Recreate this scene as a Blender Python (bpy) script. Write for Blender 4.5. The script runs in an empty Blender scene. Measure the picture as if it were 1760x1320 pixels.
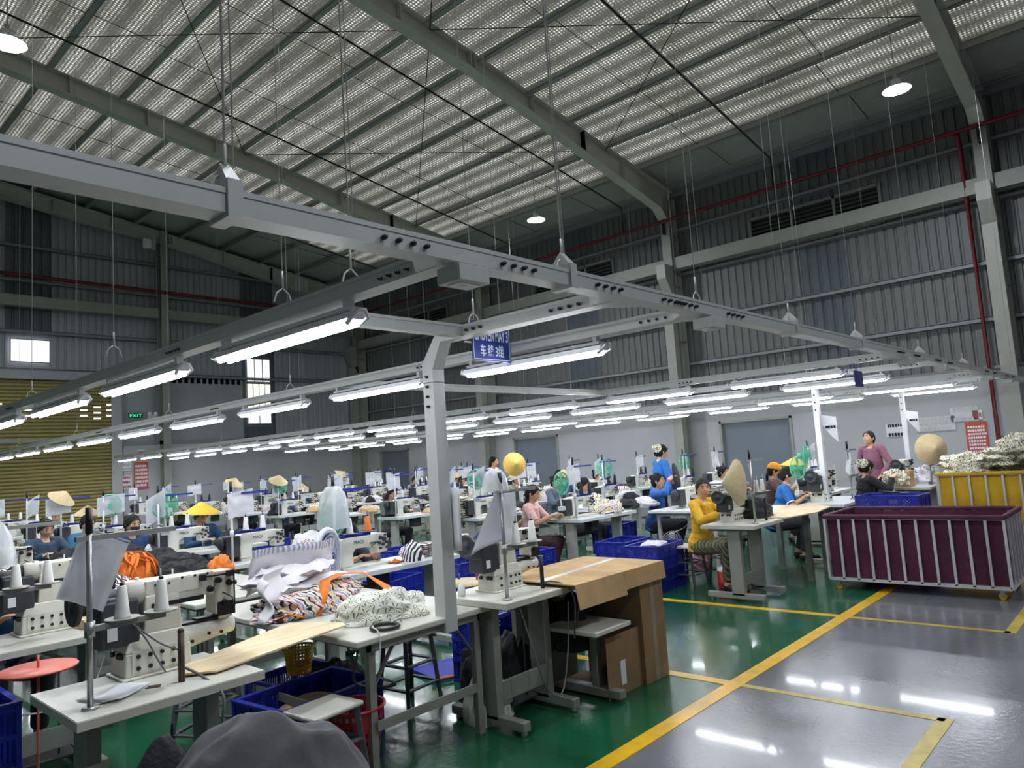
import bpy, math, random
from math import pi, sin, cos, radians
from mathutils import Vector, Matrix, noise
random.seed(7)
SC = bpy.context.scene
COL = SC.collection

# ------------------------------------------------------------------ camera
cam_d = bpy.data.cameras.new('camera')
cam_d.sensor_width = 36.0
cam_d.lens = 36.0 * 1239.87 / 1760.0
cam_d.clip_start = 0.05
cam_d.clip_end = 200
cam = bpy.data.objects.new('camera', cam_d)
COL.objects.link(cam)
cam.matrix_world = Matrix((
    (0.67614, -0.02949, -0.73618, 0.0),
    (-0.73384, -0.11600, -0.66934, 0.0),
    (-0.06566, 0.99281, -0.10008, 1.65),
    (0, 0, 0, 1)))
SC.camera = cam

# ------------------------------------------------------------------ world / exposure
W = bpy.data.worlds.new('World')
SC.world = W
W.use_nodes = True
W.node_tree.nodes['Background'].inputs[0].default_value = (0.97, 0.98, 1.0, 1)
W.node_tree.nodes['Background'].inputs[1].default_value = 2.3
SC.view_settings.view_transform = 'Standard'
SC.view_settings.look = 'None'
SC.view_settings.gamma = 1.0
SC.view_settings.exposure = 1.0
SC.cycles.max_bounces = 6
SC.cycles.diffuse_bounces = 3
SC.cycles.glossy_bounces = 3
SC.cycles.transmission_bounces = 4
SC.cycles.transparent_max_bounces = 8
SC.cycles.caustics_reflective = False
SC.cycles.caustics_refractive = False
SC.cycles.sample_clamp_indirect = 6.0
SC.cycles.use_denoising = True
TUBE_POWER = 29.0
BAY_POWER = 200.0

# ------------------------------------------------------------------ materials
def lin(c):
    return c / 12.92 if c <= 0.04045 else ((c + 0.055) / 1.055) ** 2.4
def rgb(h):
    if isinstance(h, str):
        h = h.lstrip('#')
        return tuple(lin(int(h[i:i + 2], 16) / 255) for i in (0, 2, 4)) + (1,)
    return tuple(h) + (1,)
MATS = {}
def mat(name, col, rough=0.5, metal=0.0, var=0.08, scale=8.0, bump=0.0, bscale=60.0, emit=0.0, spec=0.5, alpha=1.0, trans=0.0):
    """plain surface whose colour wanders a little through a noise texture"""
    if name in MATS:
        return MATS[name]
    m = bpy.data.materials.new(name)
    m.use_nodes = True
    nt = m.node_tree
    b = nt.nodes['Principled BSDF']
    c = rgb(col)
    tc = nt.nodes.new('ShaderNodeTexCoord')
    if var > 0:
        n = nt.nodes.new('ShaderNodeTexNoise')
        n.inputs['Scale'].default_value = scale
        n.inputs['Detail'].default_value = 4
        nt.links.new(tc.outputs['Object'], n.inputs['Vector'])
        r = nt.nodes.new('ShaderNodeValToRGB')
        r.color_ramp.elements[0].position = 0.3
        r.color_ramp.elements[1].position = 0.7
        r.color_ramp.elements[0].color = tuple(x * (1 - var) for x in c[:3]) + (1,)
        r.color_ramp.elements[1].color = tuple(min(1, x * (1 + var)) for x in c[:3]) + (1,)
        nt.links.new(n.outputs['Fac'], r.inputs[0])
        nt.links.new(r.outputs[0], b.inputs['Base Color'])
    else:
        b.inputs['Base Color'].default_value = c
    b.inputs['Roughness'].default_value = rough
    b.inputs['Metallic'].default_value = metal
    b.inputs['Specular IOR Level'].default_value = spec
    if bump > 0:
        n2 = nt.nodes.new('ShaderNodeTexNoise')
        n2.inputs['Scale'].default_value = bscale
        n2.inputs['Detail'].default_value = 3
        nt.links.new(tc.outputs['Object'], n2.inputs['Vector'])
        bp = nt.nodes.new('ShaderNodeBump')
        bp.inputs['Strength'].default_value = bump
        bp.inputs['Distance'].default_value = 0.02
        nt.links.new(n2.outputs['Fac'], bp.inputs['Height'])
        nt.links.new(bp.outputs[0], b.inputs['Normal'])
    if emit > 0:
        b.inputs['Emission Color'].default_value = c
        b.inputs['Emission Strength'].default_value = emit
    if alpha < 1:
        b.inputs['Alpha'].default_value = alpha
    if trans > 0:
        b.inputs['Transmission Weight'].default_value = trans
    MATS[name] = m
    return m

def nodes_mat(name):
    m = bpy.data.materials.new(name)
    m.use_nodes = True
    nt = m.node_tree
    tc = nt.nodes.new('ShaderNodeTexCoord')
    MATS[name] = m
    return m, nt, nt.nodes['Principled BSDF'], tc
def N(nt, typ, **kw):
    n = nt.nodes.new(typ)
    for k, v in kw.items():
        if k in n.inputs:
            n.inputs[k].default_value = v
        else:
            setattr(n, k, v)
    return n
def ramp(nt, src, stops, interp='LINEAR'):
    r = nt.nodes.new('ShaderNodeValToRGB')
    r.color_ramp.interpolation = interp
    e = r.color_ramp.elements
    e[0].position, e[0].color = stops[0][0], rgb(stops[0][1])
    e[1].position, e[1].color = stops[-1][0], rgb(stops[-1][1])
    for p, c in stops[1:-1]:
        x = e.new(p)
        x.color = rgb(c)
    nt.links.new(src, r.inputs[0])
    return r

def epoxy(name, c1, c2, rough):
    m, nt, b, tc = nodes_mat(name)
    n = N(nt, 'ShaderNodeTexNoise', Scale=0.9, Detail=6)
    nt.links.new(tc.outputs['Object'], n.inputs['Vector'])
    r = ramp(nt, n.outputs['Fac'], [(0.3, c1), (0.7, c2)])
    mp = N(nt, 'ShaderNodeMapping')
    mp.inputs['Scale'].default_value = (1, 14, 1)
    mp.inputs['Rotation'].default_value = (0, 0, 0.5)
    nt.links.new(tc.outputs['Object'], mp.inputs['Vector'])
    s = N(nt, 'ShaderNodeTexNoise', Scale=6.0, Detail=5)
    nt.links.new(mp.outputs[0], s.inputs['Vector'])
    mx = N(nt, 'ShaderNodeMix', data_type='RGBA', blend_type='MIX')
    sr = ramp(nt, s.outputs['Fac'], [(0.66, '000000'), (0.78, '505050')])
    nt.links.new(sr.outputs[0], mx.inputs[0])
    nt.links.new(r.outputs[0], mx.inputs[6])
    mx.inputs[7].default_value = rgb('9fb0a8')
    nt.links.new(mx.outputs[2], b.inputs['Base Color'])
    rn = N(nt, 'ShaderNodeTexNoise', Scale=2.4, Detail=5)
    nt.links.new(tc.outputs['Object'], rn.inputs['Vector'])
    mr = N(nt, 'ShaderNodeMapRange')
    mr.inputs['To Min'].default_value = rough * 0.6
    mr.inputs['To Max'].default_value = rough * 1.6
    nt.links.new(rn.outputs['Fac'], mr.inputs['Value'])
    nt.links.new(mr.outputs[0], b.inputs['Roughness'])
    bn = N(nt, 'ShaderNodeTexNoise', Scale=30.0, Detail=5)
    nt.links.new(tc.outputs['Object'], bn.inputs['Vector'])
    bp = N(nt, 'ShaderNodeBump', Strength=0.30, Distance=0.006)
    nt.links.new(bn.outputs['Fac'], bp.inputs['Height'])
    nt.links.new(bp.outputs[0], b.inputs['Normal'])
    b.inputs['Specular IOR Level'].default_value = 0.6
    b.inputs['Coat Weight'].default_value = 0.25
    b.inputs['Coat Roughness'].default_value = 0.06
    return m
GREEN = epoxy('green_epoxy', '124a30', '1a5c3c', 0.2)
GREY = epoxy('grey_epoxy', '66686c', '7b7d81', 0.2)

def foil():
    m, nt, b, tc = nodes_mat('bubble_foil')
    v = N(nt, 'ShaderNodeTexVoronoi', Scale=15.0)
    v.inputs['Randomness'].default_value = 0.12
    nt.links.new(tc.outputs['Object'], v.inputs['Vector'])
    r = ramp(nt, v.outputs['Distance'], [(0.0, 'ffffff'), (0.18, 'f6f5f0'), (0.29, '9c9c96'), (0.5, '5c5c58')])
    n = N(nt, 'ShaderNodeTexNoise', Scale=0.8, Detail=4)
    nt.links.new(tc.outputs['Object'], n.inputs['Vector'])
    r2 = ramp(nt, n.outputs['Fac'], [(0.3, 'cfcfc6'), (0.7, 'ffffff')])
    mx = N(nt, 'ShaderNodeMix', data_type='RGBA', blend_type='MULTIPLY')
    mx.inputs[0].default_value = 1.0
    nt.links.new(r.outputs[0], mx.inputs[6])
    nt.links.new(r2.outputs[0], mx.inputs[7])
    nt.links.new(mx.outputs[2], b.inputs['Base Color'])
    b.inputs['Metallic'].default_value = 0.0
    b.inputs['Roughness'].default_value = 0.42
    bp = N(nt, 'ShaderNodeBump', Strength=0.9, Distance=0.03)
    nt.links.new(v.outputs['Distance'], bp.inputs['Height'])
    nt.links.new(bp.outputs[0], b.inputs['Normal'])
    # daylight comes through the thin sheet
    tr = nt.nodes.new('ShaderNodeBsdfTranslucent')
    sc = N(nt, 'ShaderNodeMix', data_type='RGBA', blend_type='MULTIPLY')
    sc.inputs[0].default_value = 1.0
    nt.links.new(mx.outputs[2], sc.inputs[6])
    sc.inputs[7].default_value = (.62, .62, .60, 1)
    nt.links.new(sc.outputs[2], tr.inputs['Color'])
    ms = nt.nodes.new('ShaderNodeMixShader')
    ms.inputs[0].default_value = 0.45
    nt.links.new(b.outputs[0], ms.inputs[1]); nt.links.new(tr.outputs[0], ms.inputs[2])
    nt.links.new(ms.outputs[0], nt.nodes['Material Output'].inputs[0])
    return m
FOIL = foil()

def stripes(name, cols, scale, axis=(1, 0, 0), rough=0.8, distort=0.0):
    m, nt, b, tc = nodes_mat(name)
    mp = N(nt, 'ShaderNodeMapping')
    nt.links.new(tc.outputs['Object'], mp.inputs['Vector'])
    n = N(nt, 'ShaderNodeTexNoise', Scale=5.0)
    nt.links.new(mp.outputs[0], n.inputs['Vector'])
    ad = N(nt, 'ShaderNodeVectorMath', operation='MULTIPLY_ADD')
    ad.inputs[1].default_value = (distort,) * 3
    nt.links.new(n.outputs['Color'], ad.inputs[0])
    nt.links.new(mp.outputs[0], ad.inputs[2])
    d = N(nt, 'ShaderNodeVectorMath', operation='DOT_PRODUCT')
    d.inputs[1].default_value = Vector(axis).normalized() * scale
    nt.links.new(ad.outputs[0], d.inputs[0])
    f = N(nt, 'ShaderNodeMath', operation='FRACT')
    nt.links.new(d.outputs['Value'], f.inputs[0])
    k = len(cols)
    r = ramp(nt, f.outputs[0], [(i / k, c) for i, c in enumerate(cols)], 'CONSTANT')
    nt.links.new(r.outputs[0], b.inputs['Base Color'])
    b.inputs['Roughness'].default_value = rough
    return m
def spots(name, base, dark, scale, lo, hi, rough=0.85, star=False, mid=None):
    """cream cloth printed with blots or small leaf stars"""
    m, nt, b, tc = nodes_mat(name)
    v = N(nt, 'ShaderNodeTexVoronoi', Scale=scale)
    nt.links.new(tc.outputs['Object'], v.inputs['Vector'])
    src = v.outputs['Distance']
    if star:
        sb = N(nt, 'ShaderNodeVectorMath', operation='SUBTRACT')
        nt.links.new(tc.outputs['Object'], sb.inputs[0])
        nt.links.new(v.outputs['Position'], sb.inputs[1])
        sp = N(nt, 'ShaderNodeSeparateXYZ')
        nt.links.new(sb.outputs[0], sp.inputs[0])
        at = N(nt, 'ShaderNodeMath', operation='ARCTAN2')
        nt.links.new(sp.outputs['X'], at.inputs[0])
        yz = N(nt, 'ShaderNodeMath', operation='ADD')
        nt.links.new(sp.outputs['Y'], yz.inputs[0]); nt.links.new(sp.outputs['Z'], yz.inputs[1])
        nt.links.new(yz.outputs[0], at.inputs[1])
        ml = N(nt, 'ShaderNodeMath', operation='MULTIPLY')
        ml.inputs[1].default_value = 7.0
        nt.links.new(at.outputs[0], ml.inputs[0])
        sn = N(nt, 'ShaderNodeMath', operation='SINE')
        nt.links.new(ml.outputs[0], sn.inputs[0])
        ma = N(nt, 'ShaderNodeMath', operation='MULTIPLY_ADD')
        ma.inputs[1].default_value = 0.55
        nt.links.new(sn.outputs[0], ma.inputs[0])
        nt.links.new(src, ma.inputs[2])
        src = ma.outputs[0]
    else:
        n = N(nt, 'ShaderNodeTexNoise', Scale=scale * 1.7, Detail=3)
        nt.links.new(tc.outputs['Object'], n.inputs['Vector'])
        src = n.outputs['Fac']
    st = [(lo, dark), (hi, base)] if mid is None else [(lo, dark), (0.5 * (lo + hi), mid), (hi, base)]
    r = ramp(nt, src, st)
    nt.links.new(r.outputs[0], b.inputs['Base Color'])
    b.inputs['Roughness'].default_value = rough
    return m
def plywood(name, c1, c2):
    m, nt, b, tc = nodes_mat(name)
    mp = N(nt, 'ShaderNodeMapping')
    mp.inputs['Scale'].default_value = (1.2, 9, 1)
    nt.links.new(tc.outputs['Object'], mp.inputs['Vector'])
    n = N(nt, 'ShaderNodeTexNoise', Scale=2.5, Detail=6)
    nt.links.new(mp.outputs[0], n.inputs['Vector'])
    r = ramp(nt, n.outputs['Fac'], [(0.3, c1), (0.7, c2)])
    nt.links.new(r.outputs[0], b.inputs['Base Color'])
    b.inputs['Roughness'].default_value = 0.55
    return m
def film(name, tint, alpha, rough=0.25):
    """clear plastic sleeve or hood"""
    m, nt, b, tc = nodes_mat(name)
    n = N(nt, 'ShaderNodeTexNoise', Scale=9.0, Detail=5)
    nt.links.new(tc.outputs['Object'], n.inputs['Vector'])
    mr = N(nt, 'ShaderNodeMapRange')
    mr.inputs['To Min'].default_value = alpha - 0.14
    mr.inputs['To Max'].default_value = alpha + 0.14
    nt.links.new(n.outputs['Fac'], mr.inputs['Value'])
    nt.links.new(mr.outputs[0], b.inputs['Alpha'])
    b.inputs['Base Color'].default_value = rgb(tint)
    b.inputs['Roughness'].default_value = rough
    bp = N(nt, 'ShaderNodeBump', Strength=0.5, Distance=0.02)
    nt.links.new(n.outputs['Fac'], bp.inputs['Height'])
    nt.links.new(bp.outputs[0], b.inputs['Normal'])
    return m
def light_mat(name, col, strength):
    m = bpy.data.materials.new(name)
    m.use_nodes = True
    nt = m.node_tree
    nt.nodes.remove(nt.nodes['Principled BSDF'])
    e = nt.nodes.new('ShaderNodeEmission')
    e.inputs[0].default_value = rgb(col)
    e.inputs[1].default_value = strength
    nt.links.new(e.outputs[0], nt.nodes['Material Output'].inputs[0])
    MATS[name] = m
    return m

M = dict(
    tube=light_mat('tube_glow', 'f2f7ff', TUBE_POWER),
    bay=light_mat('bay_glow', 'eef4ff', BAY_POWER),
    daylight=light_mat('daylight_panel', 'dfe4ea', 0.75),
    daylight_warm=light_mat('daylight_warm', 'fbf3c8', 1.1),
    exit_glow=light_mat('exit_green', '35d68a', 0.9),
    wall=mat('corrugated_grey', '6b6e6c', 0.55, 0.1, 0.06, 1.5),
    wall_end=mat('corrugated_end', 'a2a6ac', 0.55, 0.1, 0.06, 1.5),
    skylight=mat('night_sheet', '565f64', 0.4, 0, 0.12, 2.0),
    partition=mat('partition_paint', 'b2b4b6', 0.6, 0, 0.05, 1.0),
    steel=mat('painted_steel', '96988e', 0.5, 0.0, 0.06, 3.0),
    roofgrey=mat('plain_roof_sheet', 'b9bab6', 0.6, 0.1, 0.08, 2.0),
    rafter=mat('rafter_steel', 'c4c4b8', 0.5, 0.0, 0.05, 3.0),
    purlin=mat('purlin_steel', 'a4a6a0', 0.5, 0.0, 0.08, 3.0),
    girt=mat('girt_steel', '85888a', 0.5, 0.1, 0.08, 3.0),
    rail=mat('rail_aluminium', 'bdc0bc', 0.42, 0.15, 0.04, 6.0),
    lampwhite=mat('reflector_white', 'e6e8ea', 0.35, 0, 0.02),
    bolt=mat('bolt_dark', '3a3a3c', 0.4, 0.7, 0.05),
    wire=mat('wire_grey', 'b9b9b4', 0.5, 0.3, 0.03),
    red_pipe=mat('red_pipe', '6c1420', 0.45, 0, 0.1, 5),
    dark_pipe=mat('dark_pipe', '241a1c', 0.5, 0, 0.1, 5),
    shutter=mat('tan_shutter', '9c8f5a', 0.45, 0.1, 0.1, 2.0),
    door=mat('blue_grey_door', '6f7883', 0.5, 0, 0.04, 2.0),
    louver=mat('louver_metal', '787c74', 0.5, 0.2, 0.05),
    darkgap=mat('dark_gap', '14161a', 0.8, 0, 0.1),
    yellow=mat('yellow_line', 'e0b01c', 0.35, 0, 0.14, 9),
    yellow2=mat('worn_yellow_line', 'b9a53e', 0.4, 0, 0.22, 9),
    board=mat('table_board', 'c9c8bb', 0.4, 0, 0.07, 6, 0.04),
    board2=mat('table_board_white', 'd6d9d8', 0.35, 0, 0.05, 6),
    board_edge=mat('board_edge', 'aeb0a8', 0.5, 0, 0.08, 10),
    leg=mat('leg_grey', '8b8c84', 0.5, 0.1, 0.08, 8),
    legw=mat('leg_pale', 'b4b5ac', 0.5, 0.1, 0.07, 8),
    mach=mat('machine_enamel', 'd5d3c4', 0.35, 0, 0.06, 12),
    mach2=mat('machine_cream', 'dcdccf', 0.35, 0, 0.05, 12),
    motor=mat('motor_charcoal', '33363b', 0.5, 0, 0.1, 10),
    black=mat('black_plastic', '141416', 0.45, 0, 0.1, 10),
    metal=mat('bright_metal', 'a9abab', 0.3, 0.8, 0.06, 20),
    thread=mat('white_thread', 'e3e2dc', 0.8, 0, 0.04, 30, 0.04, 160),
    thread_dark=mat('dark_thread', '1e1e22', 0.8, 0, 0.1, 30),
    thread_orange=mat('orange_thread', 'd8722c', 0.8, 0, 0.06, 30),
    white_plastic=mat('white_plastic', 'e6e6e4', 0.4, 0, 0.03),
    paper=mat('paper_white', 'e2e4e6', 0.7, 0, 0.04, 20),
    thin_paper=mat('thin_paper', 'eceef0', 0.7, 0, 0.03, 20),
    sheet=film('plastic_sleeve', 'dfe2e6', 0.84),
    hood=film('clear_hood', 'd2d6d8', 0.62),
    blue=mat('crate_blue', '1a2a9e', 0.42, 0, 0.09, 9),
    bluebar=mat('blue_bar', '24348c', 0.45, 0, 0.08, 9),
    card=mat('cardboard', 'bb9a6c', 0.85, 0, 0.12, 6, 0.15, 30),
    card2=mat('cardboard_dark', '8c7150', 0.85, 0, 0.14, 6, 0.15, 30),
    tape=mat('brown_tape', '8d8677', 0.3, 0, 0.05),
    ply=plywood('plywood_top', 'c9ae80', 'e6d6b0'),
    orange=mat('orange_webbing', 'e07a2c', 0.8, 0, 0.12, 14),
    blackcloth=mat('black_cloth', '26272a', 0.9, 0, 0.25, 12, 0.5, 30),
    greycloth=mat('grey_cloth', '5d5d5f', 0.9, 0, 0.06, 8, 0.25, 14),
    whitecloth=mat('white_cloth', 'dad7db', 0.85, 0, 0.06, 8, 0.3, 20),
    redplastic=mat('red_plastic', 'b01c28', 0.4, 0, 0.08),
    yplastic=mat('yellow_plastic', 'd9a51e', 0.4, 0, 0.08),
    coral=mat('coral_plastic', 'd9715f', 0.4, 0, 0.06),
    straw=mat('palm_straw', 'd8c294', 0.75, 0, 0.1, 30, 0.3, 80),
    yhat=mat('yellow_hat', 'e6bf3a', 0.7, 0, 0.06),
    fan_green=mat('fan_green', '62c2a0', 0.4, 0, 0.06),
    fan_white=mat('fan_white', 'cfd4d6', 0.4, 0, 0.04),
    fan_blue=mat('fan_blue', '5a68b4', 0.4, 0, 0.06),
    wood=mat('dark_stick', '3d2a20', 0.6, 0, 0.15, 20),
    cable=mat('grey_cable', '5b5c5c', 0.6, 0, 0.05),
    cable_w=mat('white_cable', 'c9c9c4', 0.6, 0, 0.05),
    stool=mat('stool_grey', '4c5256', 0.55, 0, 0.08),
    purple=mat('maroon_canvas', '4d1a36', 0.75, 0, 0.12, 5, 0.3, 12),
    ycanvas=mat('yellow_canvas', 'c9a116', 0.75, 0, 0.1, 5, 0.3, 12),
    tubew=mat('white_tube', 'c9c9cc', 0.35, 0.2, 0.05),
    signblue=mat('sign_blue', '26408f', 0.4, 0, 0.03),
    signwhite=mat('sign_white', 'e4ecf8', 0.5, 0, 0.02),
    orange_notice=mat('orange_notice', 'c4512e', 0.6, 0, 0.08),
    ink=mat('ink_black', '17181a', 0.8, 0, 0.05),
    floral=spots('floral_cloth', 'e3dfc8', '4a4234', 34, 0.40, 0.47, mid='8a7f62'),
    leafstar=spots('leaf_print', 'e6e6da', '73784a', 17, 0.05, 0.10, star=True),
    multi=stripes('striped_cloth', ['d4d2de', '23242c', 'e9a37e', 'e2dfe8', '8f97b4', 'e8e4e0', '2a2b33', 'eadfd8', 'd9c27a'], 11, (1, .35, .5), distort=0.02),
    grey_stripe=stripes('grey_striped_cloth', ['dedbe2', '9aa0ae'], 34, (1, 0, .1), distort=0.01),
    bw=stripes('black_white_cloth', ['e4e4e4', '26262a'], 30, (1, 1, .3), distort=0.05),
    pinkp=stripes('pink_print', ['e3d6d6', '9a7e86', 'e8dcd8', '5e5860'], 24, (1, .5, 3.2), distort=0.08),
    skin=mat('skin', 'd4a686', 0.6, 0, 0.05, 20),
    skin2=mat('skin_tan', 'a87a5e', 0.6, 0, 0.05, 20),
    hair=mat('dark_hair', '120e0d', 0.62, 0, 0.25, 60, 0.4, 120, spec=0.25),
    lips=mat('lips', 'a85a52', 0.6, 0, 0.05),
)
def let_through(m, f):
    """thin paper and film pass part of the light"""
    nt = m.node_tree
    b = nt.nodes['Principled BSDF']
    t = nt.nodes.new('ShaderNodeBsdfTranslucent')
    t.inputs[0].default_value = (.85, .87, .9, 1)
    x = nt.nodes.new('ShaderNodeMixShader')
    x.inputs[0].default_value = f
    nt.links.new(b.outputs[0], x.inputs[1]); nt.links.new(t.outputs[0], x.inputs[2])
    nt.links.new(x.outputs[0], nt.nodes['Material Output'].inputs[0])
let_through(M['thin_paper'], .42)
let_through(M['sheet'], .22)
let_through(M['straw'], .2)
def cloth(name, col, var=0.1):
    return mat('cloth_' + name, col, 0.85, 0, var, 12, 0.3, 24)

# ------------------------------------------------------------------ mesh helpers
class MB:
    def __init__(s):
        s.v = []; s.f = []; s.m = []; s.sm = []
    def add(s, vs, fs, mi=0, smooth=False):
        o = len(s.v)
        s.v.extend([tuple(p) for p in vs])
        for f in fs:
            s.f.append(tuple(i + o for i in f)); s.m.append(mi); s.sm.append(smooth)
        return s
    def box(s, c, d, r=None, mi=0, taper=1.0):
        x, y, z = d[0] / 2, d[1] / 2, d[2] / 2
        t = taper
        vs = [(-x, -y, -z), (x, -y, -z), (x, y, -z), (-x, y, -z), (-x * t, -y * t, z), (x * t, -y * t, z), (x * t, y * t, z), (-x * t, y * t, z)]
        if r is not None:
            vs = [r @ Vector(p) for p in vs]
        vs = [(p[0] + c[0], p[1] + c[1], p[2] + c[2]) for p in vs]
        return s.add(vs, [(3, 2, 1, 0), (4, 5, 6, 7), (0, 1, 5, 4), (1, 2, 6, 5), (2, 3, 7, 6), (3, 0, 4, 7)], mi)
    def bx(s, x0, x1, y0, y1, z0, z1, mi=0):
        return s.box(((x0 + x1) / 2, (y0 + y1) / 2, (z0 + z1) / 2), (x1 - x0, y1 - y0, z1 - z0), None, mi)
    def cyl(s, a, b, r0, r1=None, n=12, mi=0, cap=True, smooth=True):
        a = Vector(a); b = Vector(b)
        r1 = r0 if r1 is None else r1
        q = (b - a).to_track_quat('Z', 'Y')
        vs = []
        for p, r in ((a, r0), (b, r1)):
            for i in range(n):
                t = 2 * pi * i / n
                vs.append(p + q @ Vector((r * cos(t), r * sin(t), 0)))
        fs = [(i, (i + 1) % n, n + (i + 1) % n, n + i) for i in range(n)]
        s.add(vs, fs, mi, smooth)
        if cap:
            o = len(s.v) - 2 * n
            s.f.append(tuple(o + i for i in range(n))[::-1]); s.m.append(mi); s.sm.append(False)
            s.f.append(tuple(o + n + i for i in range(n))); s.m.append(mi); s.sm.append(False)
        return s
    def bar(s, a, b, w, h, mi=0, up=(0, 0, 1)):
        a = Vector(a); b = Vector(b)
        d = (b - a); L = d.length; d.normalize()
        u = Vector(up)
        x = d.cross(u)
        if x.length < 1e-4:
            x = d.cross(Vector((0, 1, 0)))
        x.normalize(); z = x.cross(d)
        R = Matrix((x, d, z)).transposed()
        return s.box((a + b) / 2, (w, L, h), R, mi)
    def lathe(s, prof, n=20, c=(0, 0, 0), mi=0, q=None, smooth=True, skip=None):
        vs = []
        k = len(prof)
        for j, (r, z) in enumerate(prof):
            for i in range(n):
                t = 2 * pi * i / n
                p = Vector((r * cos(t), r * sin(t), z))
                if q is not None:
                    p = q @ p
                vs.append((p[0] + c[0], p[1] + c[1], p[2] + c[2]))
        fs = []
        for j in range(k - 1):
            for i in range(n):
                if skip and skip(i, j):
                    continue
                fs.append((j * n + i, j * n + (i + 1) % n, (j + 1) * n + (i + 1) % n, (j + 1) * n + i))
        return s.add(vs, fs, mi, smooth)
    def tube(s, pts, r, n=6, mi=0):
        pts = [Vector(p) for p in pts]
        vs = []
        for k, p in enumerate(pts):
            d = (pts[min(k + 1, len(pts) - 1)] - pts[max(k - 1, 0)])
            q = d.to_track_quat('Z', 'Y')
            for i in range(n):
                t = 2 * pi * i / n
                vs.append(p + q @ Vector((r * cos(t), r * sin(t), 0)))
        fs = []
        for k in range(len(pts) - 1):
            for i in range(n):
                fs.append((k * n + i, k * n + (i + 1) % n, (k + 1) * n + (i + 1) % n, (k + 1) * n + i))
        return s.add(vs, fs, mi, True)
    def ring(s, c, R, r, n=24, q=None, mi=0, m=5):
        vs = []; fs = []
        for i in range(n):
            a = 2 * pi * i / n
            for j in range(m):
                b = 2 * pi * j / m
                p = Vector(((R + r * cos(b)) * cos(a), (R + r * cos(b)) * sin(a), r * sin(b)))
                if q is not None:
                    p = q @ p
                vs.append(p + Vector(c))
        for i in range(n):
            for j in range(m):
                fs.append((i * m + j, ((i + 1) % n) * m + j, ((i + 1) % n) * m + (j + 1) % m, i * m + (j + 1) % m))
        return s.add(vs, fs, mi, True)
    def ball(s, c, r, n=12, k=8, mi=0, q=None):
        if not hasattr(r, '__len__'):
            r = (r, r, r)
        vs = []
        for j in range(k + 1):
            ph = pi * j / k
            for i in range(n):
                t = 2 * pi * i / n
                p = Vector((r[0] * sin(ph) * cos(t), r[1] * sin(ph) * sin(t), r[2] * cos(ph)))
                if q is not None:
                    p = q @ p
                vs.append(p + Vector(c))
        fs = []
        for j in range(k):
            for i in range(n):
                fs.append((j * n + i, (j + 1) * n + i, (j + 1) * n + (i + 1) % n, j * n + (i + 1) % n))
        return s.add(vs, fs, mi, True)
    def prism(s, poly, z0, z1, mi=0):
        n = len(poly)
        vs = [(p[0], p[1], z0) for p in poly] + [(p[0], p[1], z1) for p in poly]
        fs = [tuple(range(n))[::-1], tuple(range(n, 2 * n))] + [(i, (i + 1) % n, n + (i + 1) % n, n + i) for i in range(n)]
        return s.add(vs, fs, mi)
    def loft(s, rings, n=16, mi=0, cap=True):
        """rings: (centre, x radius, y radius[, quat])"""
        vs = []
        for rg in rings:
            c = Vector(rg[0])
            q = rg[3] if len(rg) > 3 else None
            for i in range(n):
                t = 2 * pi * i / n
                p = Vector((rg[1] * cos(t), rg[2] * sin(t), 0))
                if q is not None:
                    p = q @ p
                vs.append(c + p)
        fs = []
        for k in range(len(rings) - 1):
            for i in range(n):
                fs.append((k * n + i, k * n + (i + 1) % n, (k + 1) * n + (i + 1) % n, (k + 1) * n + i))
        if cap:
            fs.append(tuple(range(n))[::-1]); fs.append(tuple((len(rings) - 1) * n + i for i in range(n)))
        return s.add(vs, fs, mi, True)
    def grid(s, fn, nu, nv, mi=0, smooth=True, skip=None):
        vs = [fn(i / nu, j / nv) for j in range(nv + 1) for i in range(nu + 1)]
        fs = []
        for j in range(nv):
            for i in range(nu):
                if skip and skip(i, j):
                    continue
                a = j * (nu + 1) + i
                fs.append((a, a + 1, a + nu + 2, a + nu + 1))
        return s.add(vs, fs, mi, smooth)
    def merge(s, o, mmap=None, T=None):
        k = len(s.v)
        s.v.extend([tuple(T @ Vector(p)) for p in o.v] if T is not None else o.v)
        s.f.extend([tuple(i + k for i in f) for f in o.f])
        s.m.extend([(mmap[i] if mmap else i) for i in o.m])
        s.sm.extend(o.sm)
        return s
    def mesh(s, name, mats):
        me = bpy.data.meshes.new(name)
        me.from_pydata([tuple(p) for p in s.v], [], s.f)
        for m in mats:
            me.materials.append(m)
        me.polygons.foreach_set('material_index', s.m)
        me.polygons.foreach_set('use_smooth', s.sm)
        me.update()
        return me

def link(name, data, parent=None, loc=None, rz=None):
    o = bpy.data.objects.new(name, data)
    COL.objects.link(o)
    if parent is not None:
        o.parent = parent
    if loc is not None:
        o.location = loc
    if rz is not None:
        o.rotation_euler = (0, 0, rz)
    return o
def mats_of(m):
    return list(m) if isinstance(m, (list, tuple)) else [m]
def obj(name, mb, m, parent=None, loc=None, rz=None, bevel=0, solid=0, label=None, sub=0):
    o = link(name, mb.mesh(name, mats_of(m)), parent, loc, rz)
    if sub:
        md = o.modifiers.new('s', 'SUBSURF'); md.levels = md.render_levels = sub
    if solid:
        md = o.modifiers.new('t', 'SOLIDIFY'); md.thickness = solid; md.offset = 0
    if bevel:
        md = o.modifiers.new('b', 'BEVEL'); md.width = bevel; md.segments = 2; md.limit_method = 'ANGLE'; md.angle_limit = radians(40)
    if label:
        o['label'] = label
    return o
def tag(o, label, cat, group=None, kind=None):
    if label: o['label'] = label
    if cat: o['category'] = cat
    if group: o['group'] = group
    if kind: o['kind'] = kind
    return o
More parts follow.
